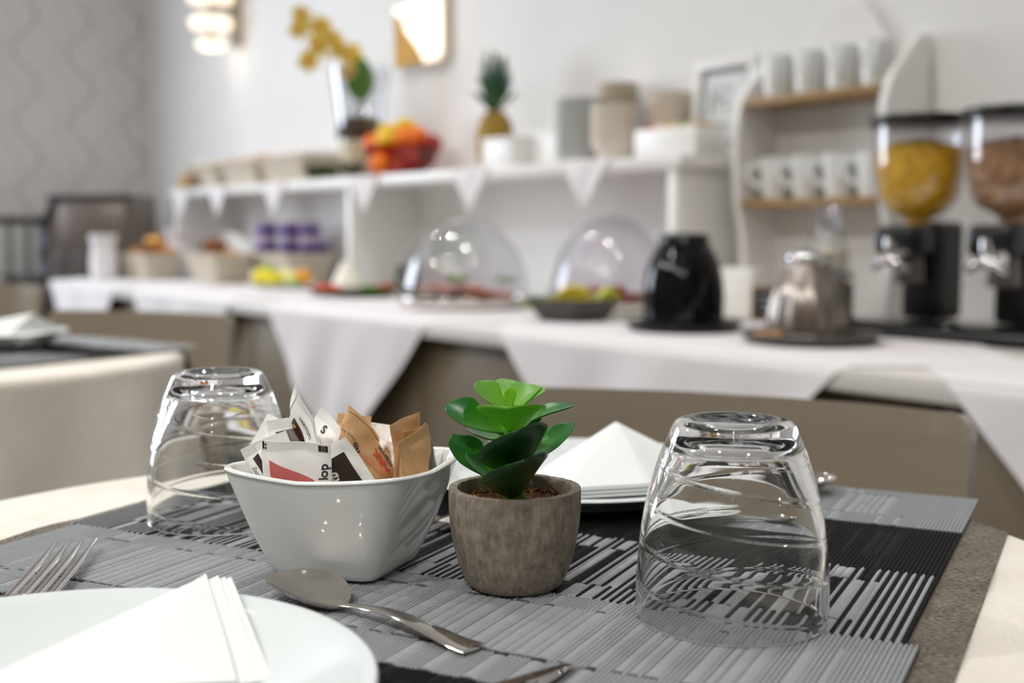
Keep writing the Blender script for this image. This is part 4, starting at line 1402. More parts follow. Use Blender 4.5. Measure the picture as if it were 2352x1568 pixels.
# moss and leaves at the foot of the vase
M_moss = pm('dark_moss', '#33491a', 0.9, var=0.5, nscale=60)
rnd = random.Random(5)
for (mx, my, n, lb, gx) in ((-3.80, 2.035, 90, 'dark green leafy garnish left of the vase foot', .085), (-3.575, 2.025, 40, 'dark green leafy garnish between the vase and the fruit bowl', .035)):
    t = thing('leafy_garnish', lb, 'greenery', (mx, my, ZS), 0, 'greenery at the foot of the vase')
    bm = NB()
    for k in range(n):
        a = rnd.uniform(0, 2 * PI); r = rnd.random() ** .5
        p = Vector((gx * r * math.cos(a), .035 * r * math.sin(a), rnd.uniform(.003, .035)))
        d = Vector((rnd.uniform(-1, 1), rnd.uniform(-1, .4), rnd.uniform(.1, .9))).normalized()
        l2 = leaf_bm(p, p + d * .018, p + d * .034 + Vector((0, 0, -.004)), (rnd.uniform(-.3, .3), -.5, .8), .015, .0008, .1, 5, 4)
        merge(bm, l2)
    bmesh.ops.translate(bm, verts=bm.verts[:], vec=(0, 0, max(0, .0005 - min(w.co.z for w in bm.verts))))
    o = obj('leaves', bm, M_moss, t); o['kind'] = 'stuff'

# ------------------------------------------------------------------ fruit bowl
FX, FY = -3.40, 2.105
fb = thing('fruit_bowl', 'red tinted clear bowl heaped with oranges, lemons and apples', 'bowl', (FX, FY, ZS), 0)
M_redbowl = thin_clear('red_tinted_bowl', (0.74, 0.24, 0.08, 1), 1.0, 0.04)
bm = NB(); lathe(bm, smooth_prof([(0, .0105), (.05, .0105), (.07, .012), (.105, .040), (.122, .085), (.1195, .086), (.102, .042), (.068, .0145), (0, .0130)], 5), 64); obj('bowl_body', bm, M_redbowl, fb)
bm = NB(); lathe(bm, [(.045, .0005), (.055, .0005), (.052, .0102), (.042, .0102)], 48); obj('foot', bm, M_redbowl, fb)
M_orange = pm('orange_peel', '#f77a05', 0.4, var=0.05, bump=0.3, bscale=500)
M_lemon = pm('lemon_peel', '#f2c600', 0.35, var=0.05, bump=0.25, bscale=500)
M_apple = pm('red_apple', '#a52615', 0.25, var=0.25, nscale=25)
M_green = pm('fruit_stalk', '#4a5a20', 0.6)
def fruit(kind, dx, dy, z, r, lab, rz=0.0):
    nm = {'o': 'orange', 'l': 'lemon', 'a': 'apple'}[kind]; m = {'o': M_orange, 'l': M_lemon, 'a': M_apple}[kind]
    t = thing(nm, lab, nm, (FX + dx, FY + dy, ZS + z - r), rz, 'fruit in and beside the red bowl')
    bm = NB()
    if kind == 'o': lathe(bm, smooth_prof([(0, .0), (r * .5, r * .13), (r * .92, r * .6), (r, r), (r * .92, r * 1.42), (r * .5, r * 1.86), (r * .1, r * 1.95), (0, r * 1.93)], 4), 28)
    elif kind == 'l':
        lathe(bm, smooth_prof([(0, -r * 1.45), (r * .16, -r * 1.38), (r * .28, -r * 1.15), (r * .80, -r * .62), (r * .96, 0), (r * .80, r * .62), (r * .28, r * 1.15), (r * .14, r * 1.36), (0, r * 1.40)], 4), 28)
        bmesh.ops.transform(bm, matrix=Matrix.Translation((0, 0, r)) @ Matrix.Rotation(PI / 2, 4, 'Y'), verts=bm.verts[:])
    else: lathe(bm, smooth_prof([(0, r * .12), (r * .3, 0), (r * .75, r * .35), (r, r * 1.05), (r * .85, r * 1.6), (r * .4, r * 1.88), (r * .1, r * 1.72), (0, r * 1.66)], 4), 28)
    obj('peel' if kind != 'a' else 'skin', bm, m, t)
    if kind == 'a': bm = NB(); tube(bm, [(0, 0, r * 1.66), (.002, 0, r * 1.95), (.005, 0, r * 2.15)], .0014, 6); obj('stalk', bm, M_green, t)
    elif kind == 'o': bm = NB(); lathe(bm, [(0, r * 1.932), (.004, r * 1.94), (0, r * 1.965)], 8); obj('stalk', bm, M_green, t)
    return t
fr = lambda r_, f_: (R_cam.x * r_ + F_cam.x * f_, R_cam.y * r_ + F_cam.y * f_)
FR = [('o', -.050, -.035, .052, .037, 'orange at the bottom left inside the red bowl'), ('o', .030, -.045, .050, .037, 'orange at the bottom front inside the red bowl'), ('a', .062, .025, .054, .036, 'apple at the bottom right inside the red bowl'), ('o', -.015, .055, .052, .037, 'orange at the bottom back inside the red bowl'),
      ('o', -.088, -.010, .098, .038, 'orange at the left rim of the red bowl'), ('l', -.045, -.050, .108, .033, 'lemon at the front, lit brightest on the heap'), ('o', .018, -.060, .112, .038, 'orange at the front right of the heap'), ('o', .050, .000, .122, .038, 'orange high on the right of the heap'), ('a', .096, -.015, .098, .036, 'dark red apple at the right rim of the heap'),
      ('l', -.050, .010, .140, .032, 'lemon at the top left of the heap'), ('l', .010, .020, .158, .032, 'lemon at the top right of the heap')]
for (k_, r_, f_, z_, rad, lb) in FR:
    dx, dy = fr(r_, f_); fruit(k_, dx, dy, z_, rad, lb, .8 + r_ * 12)
dx, dy = fr(-.062, -.108); fruit('o', dx, dy, .0335, .0335, 'single orange lying on the shelf in front of the red bowl')
dx, dy = fr(-.004, -.125); fruit('a', dx, dy, .024, .024, 'small dark red apple on the shelf, right of the single orange')

# ------------------------------------------------------------------ pineapple
t = thing('pineapple', 'whole pineapple with green crown standing on the shelf', 'pineapple', (-2.90, 2.115, ZS), 0)
def pine_skin():
    n = N('pineapple_skin'); v = n.coord('Object')
    w = n.new('ShaderNodeTexVoronoi'); w.inputs['Scale'].default_value = 62; n.ln(v, w.inputs['Vector'])
    n.ln(n.ramp(w.outputs['Distance'], [(0.1, lin('#4b3a10')), (0.35, lin('#8a6a18')), (0.6, lin('#a9872a'))]), n.b.inputs['Base Color'])
    n.b.inputs['Roughness'].default_value = 0.6; n.bump(w.outputs['Distance'], 0.8, 0.006); return n.m
bm = NB()
lathe(bm, smooth_prof([(0, .0005), (.030, .0005), (.045, .015), (.053, .055), (.054, .095), (.047, .135), (.030, .162), (.012, .170), (0, .170)], 6), 48, None, lambda r, z, a: r * (1 + .03 * math.sin(a * 9 + z * 180) * math.sin(a * 9 - z * 180)))
obj('fruit_body', bm, pine_skin(), t, True, None)
M_crown = leaf_mat('pineapple_crown', '#4f6f3a', '#2f5c40', .5, .1)
rnd = random.Random(8)
for ring_, (n_, z_, ln, spread_) in enumerate([(9, .164, .075, 1.0), (9, .172, .105, .62), (8, .180, .135, .36), (6, .19, .150, .18)]):
    for k in range(n_):
        a = 2 * PI * k / n_ + ring_ * .5 + rnd.uniform(-.1, .1)
        d = Vector((math.cos(a), math.sin(a), 0)); L_ = ln * rnd.uniform(.9, 1.1)
        b0 = Vector((0, 0, z_)) + d * .012
        obj('crown_leaf', leaf_bm(b0, b0 + d * (.012 + .022 * spread_) + Vector((0, 0, L_ * .55)), b0 + d * (.010 + .050 * spread_ ** .8) + Vector((0, 0, L_ * (.95 if spread_ < .9 else .75))), tuple(-d + Vector((0, 0, .3))), .024, .0016, .25, 10, 6), M_crown, t, True, 70)

# ------------------------------------------------------------------ boxes and crockery on the shelf
M_boxside = pm('box_cream', '#efece6', 0.6)
def white_box(name, label, x0, x1, y0, y1, h, tray=False, cat='box', mat=M_white):
    t = thing(name, label, cat, ((x0 + x1) / 2, (y0 + y1) / 2, ZS), 0)
    w, d = (x1 - x0) / 2, (y1 - y0) / 2
    bm = NB(); box(bm, -w, w, -d, d, 0, .008, .002); obj('base', bm, mat, t)
    for nm, q in (('front_panel', (-w, w, -d, -d + .008)), ('back_panel', (-w, w, d - .008, d)), ('side_panel', (-w, -w + .008, -d + .0082, d - .0082)), ('side_panel', (w - .008, w, -d + .0082, d - .0082))):
        bm = NB(); box(bm, *q, .0082, h, .0015); obj(nm, bm, mat, t)
    if not tray: bm = NB(); box(bm, -w - .002, w + .002, -d - .002, d + .002, h + .0002, h + .012, .003); obj('lid', bm, mat, t)
    return t
white_box('white_box', 'small white lidded box in front of the pineapple', -2.845, -2.705, 2.03, 2.11, .071)
white_box('white_box', 'white lidded box between the pineapple box and the plate stack', -2.665, -2.545, 2.08, 2.17, .082)
ORDN = ['top', 'second from the top', 'third from the top', 'fourth from the top', 'fifth from the top', 'sixth from the top', 'seventh from the top', 'eighth from the top', 'ninth from the top', 'tenth from the top', 'eleventh from the top', 'twelfth from the top', 'thirteenth from the top', 'fourteenth from the top', 'fifteenth from the top', 'sixteenth from the top', 'seventeenth from the top', 'eighteenth from the top', 'nineteenth from the top', 'twentieth from the top']
def stack(kind, x, y, n, R, pitch, h, label, group, mat, shape):
    bm = NB()
    if shape == 'plate':
        lathe(bm, smooth_prof([(0, .0006), (R * .62, .0006), (R * .70, .0015), (R * .98, h - .001), (R, h), (R * .97, h + .0006), (R * .68, .0050), (0, .0044)], 3), 44)
    else:
        lathe(bm, smooth_prof([(0, .0006), (R * .55, .0006), (R * .60, .006), (R * .84, h * .5), (R, h), (R * .955, h), (R * .79, h * .52), (R * .5, .0120), (0, .0105)], 3), 44)
    first = obj(kind, bm, mat); first.location = (x, y, ZS)
    tag(first, '%s, bottom one of the %s' % (label[0], label[1]), 'plate' if shape == 'plate' else 'bowl', group)
    for k in range(1, n):
        dup(first, (x + .0008 * math.sin(k * 2.1), y + .0008 * math.cos(k * 1.7), ZS + pitch * k), None, '%s, %s of the %s' % (label[0], ORDN[n - 1 - k], label[1]))
stack('saucer', -2.485, 2.085, 17, .064, .0096, .0110, ('white saucer', 'tall stack left of the bowls'), 'saucers in the tall front stack', M_mug, 'plate')
stack('cereal_bowl', -2.335, 2.075, 9, .060, .0118, .042, ('cream cereal bowl', 'front stack of bowls'), 'bowls in the front stack', M_cream_por, 'bowl')
stack('saucer', -2.455, 2.195, 20, .058, .0104, .0116, ('cream saucer', 'tallest stack, behind the bowls'), 'saucers in the tall back stack', M_cream_por, 'plate')
stack('cereal_bowl', -2.265, 2.195, 11, .060, .0125, .042, ('cream cereal bowl', 'back stack beside the framed sign'), 'bowls in the back stack', M_cream_por, 'bowl')
t = thing('cream_jug', 'small cream ceramic pot behind the white boxes', 'jug', (-2.70, 2.215, ZS), 0)
bm = NB(); lathe(bm, smooth_prof([(0, .0005), (.03, .0005), (.036, .02), (.034, .10), (.028, .13), (.031, .145), (.028, .145), (.025, .13), (.030, .1), (0, .03)], 4), 32); obj('body', bm, M_cream_por, t)
bm = NB(); tube(bm, smooth_prof([(-.033, 0, .11), (-.055, 0, .10), (-.055, 0, .06), (-.034, 0, .05)], 5), .005, 8); obj('handle', bm, M_cream_por, t)
# tea box with sachets
TX0, TX1, TY0, TY1 = -2.225, -2.015, 2.045, 2.150
white_box('tea_box', 'open white box of tea sachets at the right end of the shelf', TX0, TX1, TY0, TY1, .066, True)
cols = [('red', '#c43a26'), ('pink', '#dd8478'), ('white', '#efe9df'), ('yellow', '#e3b91c'), ('cream', '#eadfb8'), ('olive', '#a9a24c'), ('pale green', '#b9c295'), ('gold', '#caa23b')]
for k, (cn, hx) in enumerate(cols):
    bm = NB(); box(bm, -.0085, .0085, -.036, .036, 0, .067, .002)
    o = obj('tea_sachet', bm, pm('tea_paper_' + cn.replace(' ', '_'), hx, .6)); o.location = (TX0 + .026 + .0225 * k, (TY0 + TY1) / 2, ZS + .0086)
    tag(o, '%s tea sachet standing in the open white box' % cn, 'tea sachet', 'tea sachets in the white box')
# framed sign
t = thing('framed_sign', 'white framed grey and white sign leaning behind the tea box', 'sign', (-2.082, 2.195, ZS + .0), 0)
tilt = Matrix.Rotation(-.10, 4, 'X')
def fbox(name, x0, x1, y0, y1, z0, z1, mat, bev=.0):
    bm = NB(); box(bm, x0, x1, y0, y1, z0, z1, bev); bmesh.ops.transform(bm, matrix=tilt, verts=bm.verts[:]); return obj(name, bm, mat, t)
FW, FH = .098, .238
fbox('frame_rail', -FW, FW, -.012, .012, FH - .022, FH, M_white, .002); fbox('frame_rail', -FW, FW, -.012, .012, .0015, .0235, M_white, .002)
fbox('frame_stile', -FW, -FW + .020, -.012, .012, .0236, FH - .0221, M_white, .002); fbox('frame_stile', FW - .020, FW, -.012, .012, .0236, FH - .0221, M_white, .002)
M_mount = pm('grey_mount', '#9aa0a4', .7); M_sheet = pm('sign_paper', '#dfe3e3', .7)
fbox('mount', -FW + .0202, FW - .0202, .000, .006, .0238, FH - .0223, M_mount)
fbox('sign_sheet', -FW + .034, FW - .034, -.0025, -.0002, .036, FH - .036, M_sheet)
M_glyph = pm('grey_print', '#70777b', .7)
for (gx, gz, gw, gh) in [(-.038, .135, .008, .055), (-.020, .150, .005, .050), (.000, .140, .016, .010), (.012, .165, .020, .006), (.012, .120, .016, .006), (.000, .075, .050, .006), (-.01, .055, .040, .006)]:
    fbox('print_stroke', gx - gw / 2, gx + gw / 2, -.0031, -.0026, gz - gh / 2, gz + gh / 2, M_glyph)

# ------------------------------------------------------------------ cup shelf
CX0, CX1, CYF, CYB = -1.965, -1.548, 2.112, 2.262
t = thing('cup_shelf', 'white cup shelf with wavy sides, oak shelves and a crest', 'shelf', ((CX0 + CX1) / 2, CYB, ZC_ - .002), 0)
zc = ZC_ - .002
side = [(0, 0), (-.135, 0), (-.128, .06), (-.118, .13), (-.125, .20), (-.143, .27), (-.150, .34), (-.150, .42), (-.143, .475), (-.120, .52), (-.092, .548), (-.070, .570), (-.052, .592), (-.028, .606), (0, .610)]
side = smooth_prof(side[1:], 5); side = [(0, 0)] + side
for xs in (CX0, CX1 - .018):
    bm = NB(); prism(bm, side, xs - (CX0 + CX1) / 2, xs + .018 - (CX0 + CX1) / 2, 'yz'); obj('side_panel', bm, M_white, t, True, 30)
hw = (CX1 - CX0) / 2 - .0182
crest = [(-hw, .54), (-hw * .92, .565), (-hw * .75, .585), (-hw * .58, .612), (-hw * .42, .655), (-hw * .22, .695), (0, .708), (hw * .22, .695), (hw * .42, .655), (hw * .58, .612), (hw * .75, .585), (hw * .92, .565), (hw, .54)]
cr2 = smooth_prof(crest, 5)
bm = NB(); prism(bm, [(-hw, .0)] + cr2 + [(hw, .0)], -.012, -.002, 'xz'); obj('back_panel', bm, M_white, t, True, 30)
for nm, z in (('oak_shelf', .268), ('oak_shelf', .498)):
    bm = NB(); box(bm, -hw, hw, -.142, -.0125, z - .018, z, .002); obj(nm, bm, M_wood, t)
bm = NB(); box(bm, -hw, hw, -.115, -.0125, .0005, .018, .002); obj('bottom_board', bm, M_white, t)
def mug_proto(label, loc_, rz):
    m = thing('mug', label, 'mug', loc_, rz, 'white mugs on the cup shelf')
    bm = NB(); lathe(bm, smooth_prof([(0, .002), (.026, .002), (.0285, .0005), (.030, .003), (.032, .02), (.0385, .085), (.0395, .094), (.0372, .094), (.0362, .085), (.030, .02), (.026, .008), (0, .007)], 4), 40); obj('cup', bm, M_mug, m)
    bm = NB(); tube(bm, smooth_prof([(.0365, 0, .076), (.055, 0, .080), (.064, 0, .066), (.058, 0, .044), (.0335, 0, .026)], 6), [(.0045, .0065)] * 25, 10); obj('handle', bm, M_mug, m)
    return m
mug0 = None
WHERE = ['farthest left', 'second from the left', 'third from the left', 'farthest right']
for lvl, z in (('upper', .498), ('lower', .268)):
    for k in range(4):
        x = CX0 + .018 + .060 + k * .0895; y = CYB - .085
        lab = 'white mug on the %s oak shelf, %s' % (lvl, WHERE[k])
        rz = math.radians(215 if lvl == 'lower' else 305)
        if mug0 is None: mug0 = mug_proto(lab, (x, y, zc + z + .0008), rz)
        else: dup(mug0, (x, y, zc + z + .0008), rz, lab)

# ------------------------------------------------------------------ cereal dispenser
DX, DY = -1.389, 2.005
DS = .196
t = thing('cereal_dispenser', 'black twin cereal dispenser with two clear hoppers, at the right', 'cereal dispenser', (DX + DS / 2, DY, ZC_), 0)
bm = NB(); box(bm, -.235, .235, -.110, .140, 0, .022, .010, None, 3); obj('base', bm, M_black, t)
bm = NB(); box(bm, -.225, .225, -.100, .060, .0222, .027, .002); obj('drip_tray', bm, M_blackgloss, t)
def hop_prof(off=0.0):
    return smooth_prof([(.026 - off, .205), (.030 - off, .222), (.055 - off, .235), (.074 - off, .258), (.084 - off, .30), (.0865 - off, .345), (.0865 - off, .389)], 5)
M_corn = pm('corn_flakes', '#f7b51a', .6, var=0.35, nscale=45)
M_muesli = pm('muesli', '#ad8258', .7, var=0.45, nscale=55)
for s in (-1, 1):
    cx = s * DS / 2
    bm = NB(); o_ = hop_prof(); i_ = hop_prof(.003); lathe(bm, [(r + .0, z) for r, z in o_] + [(r, z) for r, z in reversed(i_)], 64)
    for v_ in bm.verts: v_.co.x += cx
    hop = obj('hopper', bm, M_clear, t)
    bm = NB(); lathe(bm, smooth_prof([(0, .3892), (.0900, .3892), (.0915, .394), (.0910, .408), (.070, .412), (0, .413)], 3), 64)
    for v_ in bm.verts: v_.co.x += cx
    obj('lid', bm, M_black, hop)
    bm = NB(); box(bm, cx - .046, cx + .038, .015, .100, .0275, .212, .012, None, 3); obj('column', bm, M_black, t)
    bm = NB(); box(bm, cx - .056, cx + .034, -.060, .0145, .150, .206, .012, None, 3); obj('valve_housing', bm, M_black, t)
    bm = NB(); lathe(bm, [(0, 0), (.016, 0), (.020, .006), (.016, .024), (.007, .026), (.007, .036), (0, .036)], 24, Matrix.Translation((cx + .012, -.0605, .145)) @ Matrix.Rotation(PI / 2, 4, 'X')); knob = obj('turn_knob', bm, M_chrome, t)
    bm = NB(); tube(bm, [(cx - .030, -.090, .126), (cx - .016, -.096, .136), (cx + .012, -.098, .144), (cx + .030, -.096, .136), (cx + .044, -.090, .122)], [(.007, .006), (.010, .008), (.013, .010), (.010, .008), (.007, .006)], 12); obj('knob_wing', bm, M_chrome, knob)
    bm = NB(); tube(bm, [(cx + .012, -.096, .144), (cx + .008, -.097, .166), (cx + .006, -.097, .182)], [.011, .010, .007], 12); obj('knob_wing', bm, M_chrome, knob)
    bm = NB(); lathe(bm, [(.020, .096), (.030, .098), (.026, .149), (.016, .149)], 28)
    for v_ in bm.verts: v_.co.x += cx + .002; v_.co.y -= .026
    obj('chute', bm, pm('smoky_chute', '#5c5452', .25), t)
rnd = random.Random(21)
for s, m, nm, lb, fillz in ((-1, M_corn, 'corn_flakes', 'golden corn flakes filling the left hopper of the cereal dispenser', .345), (1, M_muesli, 'muesli', 'brown muesli filling the right hopper of the cereal dispenser', .338)):
    bm = NB()
    ip = hop_prof(.0052); prof = [(0, ip[0][1])] + [(r, z) for r, z in ip if z < fillz]
    rl = prof[-1][0]
    prof += [(rl, fillz), (rl * .8, fillz + .010), (rl * .4, fillz + .017), (0, fillz + .019)]
    lathe(bm, [(r * .97, z) for r, z in prof], 40)
    outp = prof
    for k in range(900):
        j = rnd.uniform(0, len(prof) - 1.001); i = int(j); f = j - i
        r = prof[i][0] * (1 - f) + prof[i + 1][0] * f; z = prof[i][1] * (1 - f) + prof[i + 1][1] * f
        a = rnd.uniform(0, 2 * PI); r *= .965
        c = Vector((r * math.cos(a), r * math.sin(a), z)); e1 = Vector((rnd.uniform(-1, 1), rnd.uniform(-1, 1), rnd.uniform(-1, 1))).normalized()
        e2 = e1.cross(Vector((rnd.uniform(-1, 1), rnd.uniform(-1, 1), rnd.uniform(-1, 1)))).normalized(); sz = rnd.uniform(.004, .0075)
        nn = e1.cross(e2)
        vs = [c + e1 * sz * math.cos(2 * PI * q / 6) + e2 * sz * .8 * math.sin(2 * PI * q / 6) + nn * .0015 * (q % 2) for q in range(6)]
        vs = [v_ * 1 for v_ in vs]
        for v_ in vs:
            rr = math.hypot(v_.x, v_.y)
            lim = max(.02, prof[i][0] * .995)
            if rr > lim: v_.x *= lim / rr; v_.y *= lim / rr
        T_ = [bm.verts.new(v_) for v_ in vs]; bm.faces.new(T_)
    o = obj(nm, bm, m, None, False); o.location = (DX + DS / 2 + s * DS / 2, DY, ZC_ + .0)
    tag(o, lb, 'cereal', None, 'stuff')

# ------------------------------------------------------------------ jugs and trays
def tray(name, x, y, R, label, mat, h=.014):
    bm = NB(); lathe(bm, smooth_prof([(0, .0006), (R * .80, .0006), (R * .90, .003), (R, h), (R * .985, h + .001), (R * .88, .0065), (R * .78, .0045), (0, .0045)], 4), 72)
    o = obj(name, bm, mat); o.location = (x, y, ZC_); tag(o, label, 'tray'); return o
tray('serving_tray', -1.723, 1.720, .117, 'round black tray under the black insulated jug', M_black)
tray('serving_tray', -1.394, 1.706, .1227, 'round dark grey tray under the steel insulated jug', M_darkgrey, .016)
ZT_ = ZC_ + .0052
JX, JY = -1.726, 1.722
t = thing('insulated_jug', 'glossy black insulated jug on the round black tray', 'jug', (JX, JY, ZT_), math.radians(121)); t.scale = (.94, .94, .97)
bm = NB(); lathe(bm, smooth_prof([(0, .0004), (.079, .0004), (.0835, .004), (.0850, .030), (.0855, .070), (.0815, .105), (.0720, .135), (.0600, .158), (.0530, .170)], 6), 64); obj('body', bm, M_blackgloss, t)
bm = NB(); lathe(bm, smooth_prof([(.0530, .1705), (.0525, .180), (.049, .188), (.030, .192), (0, .193)], 5), 48); obj('lid', bm, M_black, t)
bm = NB(); tube(bm, smooth_prof([(.045, .018, .172), (.078, .030, .168), (.104, .042, .130), (.100, .040, .070), (.080, .032, .045)], 6), [(.007, .010)] * 25, 10); obj('handle', bm, M_black, t)
bm = NB(); prism(bm, [(-.022, -.03), (.022, -.03), (.006, -.064), (-.006, -.064)], .1725, .184, 'xy', Matrix.Rotation(math.radians(-68), 4, 'Z')); obj('spout', bm, M_black, t)
JX, JY = -1.449, 1.764
t = thing('insulated_jug', 'brushed steel conical insulated jug on the dark grey tray', 'jug', (JX, JY, ZT_), math.radians(80)); t.scale = (.94, .94, .90)
bm = NB(); lathe(bm, smooth_prof([(0, .0004), (.073, .0004), (.0768, .004), (.0775, .016), (.0745, .050), (.0660, .088), (.0540, .118), (.0445, .138), (.0425, .146)], 6), 96, None, lambda r, z, a: r * (1 + .030 * math.cos(12 * a) * min(1, max(0, (.142 - z) / .04)))); obj('body', bm, M_brushed, t, True, None)
bm = NB(); lathe(bm, smooth_prof([(.0428, .1462), (.0455, .150), (.0455, .160), (.038, .168), (.020, .173), (.012, .176), (0, .177)], 5), 48); obj('lid', bm, M_chrome, t)
bm = NB(); tube(bm, smooth_prof([(.020, .040, .154), (.036, .072, .150), (.052, .104, .105), (.050, .100, .050), (.040, .074, .030)], 6), [(.006, .010)] * 25, 10); obj('handle', bm, M_steel, t)
bm = NB(); prism(bm, [(-.016, -.030), (.016, -.030), (.005, -.056), (-.005, -.056)], .1500, .160, 'xy', Matrix.Rotation(math.radians(-27), 4, 'Z')); obj('spout', bm, M_chrome, t)
bm = NB(); box(bm, -.025, .025, -.014, .014, 0, .010, .002); o = obj('wooden_coaster', bm, pm('pale_wood', '#c79a6c', .6, var=.15, nscale=20)); o.location = (-1.462, 1.672, ZT_ + .0005); o.rotation_euler = (0, 0, .75); tag(o, 'small pale wooden block on the dark grey tray, left of the steel jug', 'coaster')
t = thing('chalk_sign', 'small black chalk sign in a wooden frame behind the trays', 'sign', (-1.780, 2.040, ZC_), .5)
bm = NB(); box(bm, -.040, .040, -.004, .004, 0, .075, .001); obj('frame', bm, M_wood, t)
bm = NB(); box(bm, -.035, .035, -.0055, -.0042, .005, .070); obj('chalkboard', bm, pm('chalkboard', '#232426', .7), t)
for k in range(3):
    bm = NB(); box(bm, -.024 + .004 * k, .020 - .003 * k, -.0062, -.0056, .050 - .015 * k, .054 - .015 * k); obj('chalk_stroke', bm, pm('chalk', '#a9a9a6', .9), t)
bm = NB(); box(bm, -.055, .055, -.035, .035, 0, .112, .004); o = obj('white_carton', bm, M_boxside); o.location = (-1.890, 2.065, ZC_); o.rotation_euler.z = .15
tag(o, 'plain white carton behind the black jug, under the cup shelf', 'box')
# carafe of milk on a small stand
CFX, CFY = -1.632, 2.045
t = thing('bottle_stand', 'small grey stand under the milk carafe, behind the steel jug', 'stand', (CFX, CFY, ZC_), 0)
bm = NB(); lathe(bm, [(0, 0), (.054, 0), (.055, .006), (.055, .105), (.053, .110), (0, .110)], 40); obj('body', bm, M_darkgrey, t)
bm = NB(); lathe(bm, [(.0552, .088), (.0575, .090), (.0575, .102), (.0552, .104)], 40); obj('band', bm, M_steel, t)
t = thing('milk_carafe', 'clear glass milk carafe with a flared neck, behind the steel jug', 'carafe', (CFX, CFY, ZC_ + .1102), 0)
cprof = [(0, .0006), (.040, .0006), (.0445, .005), (.046, .030), (.041, .058), (.028, .082), (.025, .095), (.029, .120), (.034, .140)]
bm = NB(); lathe(bm, smooth_prof(cprof, 5) + [(r - .0025, z) for r, z in reversed(smooth_prof(cprof[2:], 5))] + [(0, .0045)], 48); obj('bottle', bm, M_vase, t)
bm = NB(); lathe(bm, smooth_prof([(0, .005), (.0410, .006), (.0432, .030), (.0405, .048), (0, .048)], 4), 40); obj('milk', bm, pm('milk', '#efe9d2', .4), t)

# ------------------------------------------------------------------ domed platters
def dome(x, y, R, H, label, dish):
    t = thing('domed_platter', label, 'food cover', (x, y, ZC_), 0)
    bm = NB(); lathe(bm, smooth_prof([(0, .002), (R * .9, .002), (R * .97, .0005), (R * 1.02, .010), (R * 1.03, .026), (R * 1.005, .030), (R * .97, .026), (R * .95, .020), (0, .020)], 4), 80); obj('platter', bm, M_steel, t)
    bm = NB(); pr = [(R * math.cos(a), .0312 + H * math.sin(a)) for a in [PI / 2 * k / 28 for k in range(28)]] + [(0, .0312 + H)]
    lathe(bm, pr + [(r * (1 - .0028 / R), z - .0022) for r, z in reversed(pr[:-1])] , 80) if False else lathe(bm, pr, 80)
    r_ = bmesh.ops.extrude_face_region(bm, geom=bm.faces[:])
    for g in r_['geom']:
        if isinstance(g, bmesh.types.BMVert):
            c = g.co - Vector((0, 0, .0312)); g.co = Vector((0, 0, .0312)) + c * (1 - .0022 / R)
    obj('dome', bm, M_clear, t)
    bm = NB(); lathe(bm, [(0, .0312 + H * .0), (0, .0312 + H * .0)], 8) if False else tube(bm, [(-R * .998 - .004, .0, .052), (-R * 1.03, 0, .050), (-R * 1.05, 0, .050)], [.006, .008, .009], 10)
    bmesh.ops.transform(bm, matrix=Matrix.Rotation(math.radians(53), 4, 'Z'), verts=bm.verts[:]); obj('handle', bm, M_chrome, t)
    return t
D1 = (-2.580, 1.784); D2 = (-2.253, 1.995)
dome(D1[0], D1[1], .166, .198, 'clear dome over a ham platter, left of the hexagonal dish', 1)
dome(D2[0], D2[1], .148, .202, 'clear dome over a salami platter, behind the hexagonal dish', 2)
M_ham = pm('cooked_ham', '#e3a088', .5, var=.1, nscale=30)
M_salami = pm('salami', '#b5483e', .5, var=.25, nscale=90)
M_lettuce = pm('lettuce', '#6fa12a', .5, var=.3, nscale=40)
rnd = random.Random(31)
def slice_bm(r, th, wav, ph):
    bm = NB()
    def f(u, v):
        a = 2 * PI * u; rr = r * v
        return (rr * math.cos(a), rr * math.sin(a), th + wav * v * v * math.sin(3 * a + ph) + wav * v * v)
    n = 28; c = bm.verts.new((0, 0, th)); rings = []
    for k in (1, 2, 3, 4): rings.append([bm.verts.new(f(i / n, k / 4)) for i in range(n)])
    for i in range(n): bm.faces.new((c, rings[0][i], rings[0][(i + 1) % n]))
    for A, B_ in zip(rings, rings[1:]):
        for i in range(n): bm.faces.new((A[i], B_[i], B_[(i + 1) % n], A[(i + 1) % n]))
    r_ = bmesh.ops.extrude_face_region(bm, geom=bm.faces[:])
    bmesh.ops.translate(bm, verts=[g for g in r_['geom'] if isinstance(g, bmesh.types.BMVert)], vec=(0, 0, -th))
    return bm
def slices(D, m, name, cat, n, rr, R, zb, labf, group, step=.0035):
    for k in range(n):
        a = 2 * PI * k / n
        o = obj(name, slice_bm(rr, .003, .005, k), m); o.location = (D[0] + R * math.cos(a), D[1] + R * math.sin(a), ZC_ + zb + step * k); o.rotation_euler = (rnd.uniform(-.03, .03), rnd.uniform(-.03, .03), a)
        tag(o, labf(k), cat, group)
CLK = ['at three o\'clock', 'at two o\'clock', 'at one o\'clock', 'at twelve o\'clock', 'at eleven o\'clock', 'at ten o\'clock', 'at nine o\'clock', 'at eight o\'clock', 'at seven o\'clock', 'at six o\'clock', 'at five o\'clock', 'at four o\'clock']
slices(D1, M_ham, 'ham_slice', 'ham', 8, .052, .075, .0205, lambda k: 'pink ham slice under the left dome, %s on the platter' % CLK[int(k * 1.5)], 'ham slices under the left dome', .0042)
slices(D2, M_salami, 'salami_slice', 'salami', 8, .042, .078, .0205, lambda k: 'red salami slice under the right dome, %s on the platter' % CLK[int(k * 1.5)], 'salami slices under the right dome', .0046)
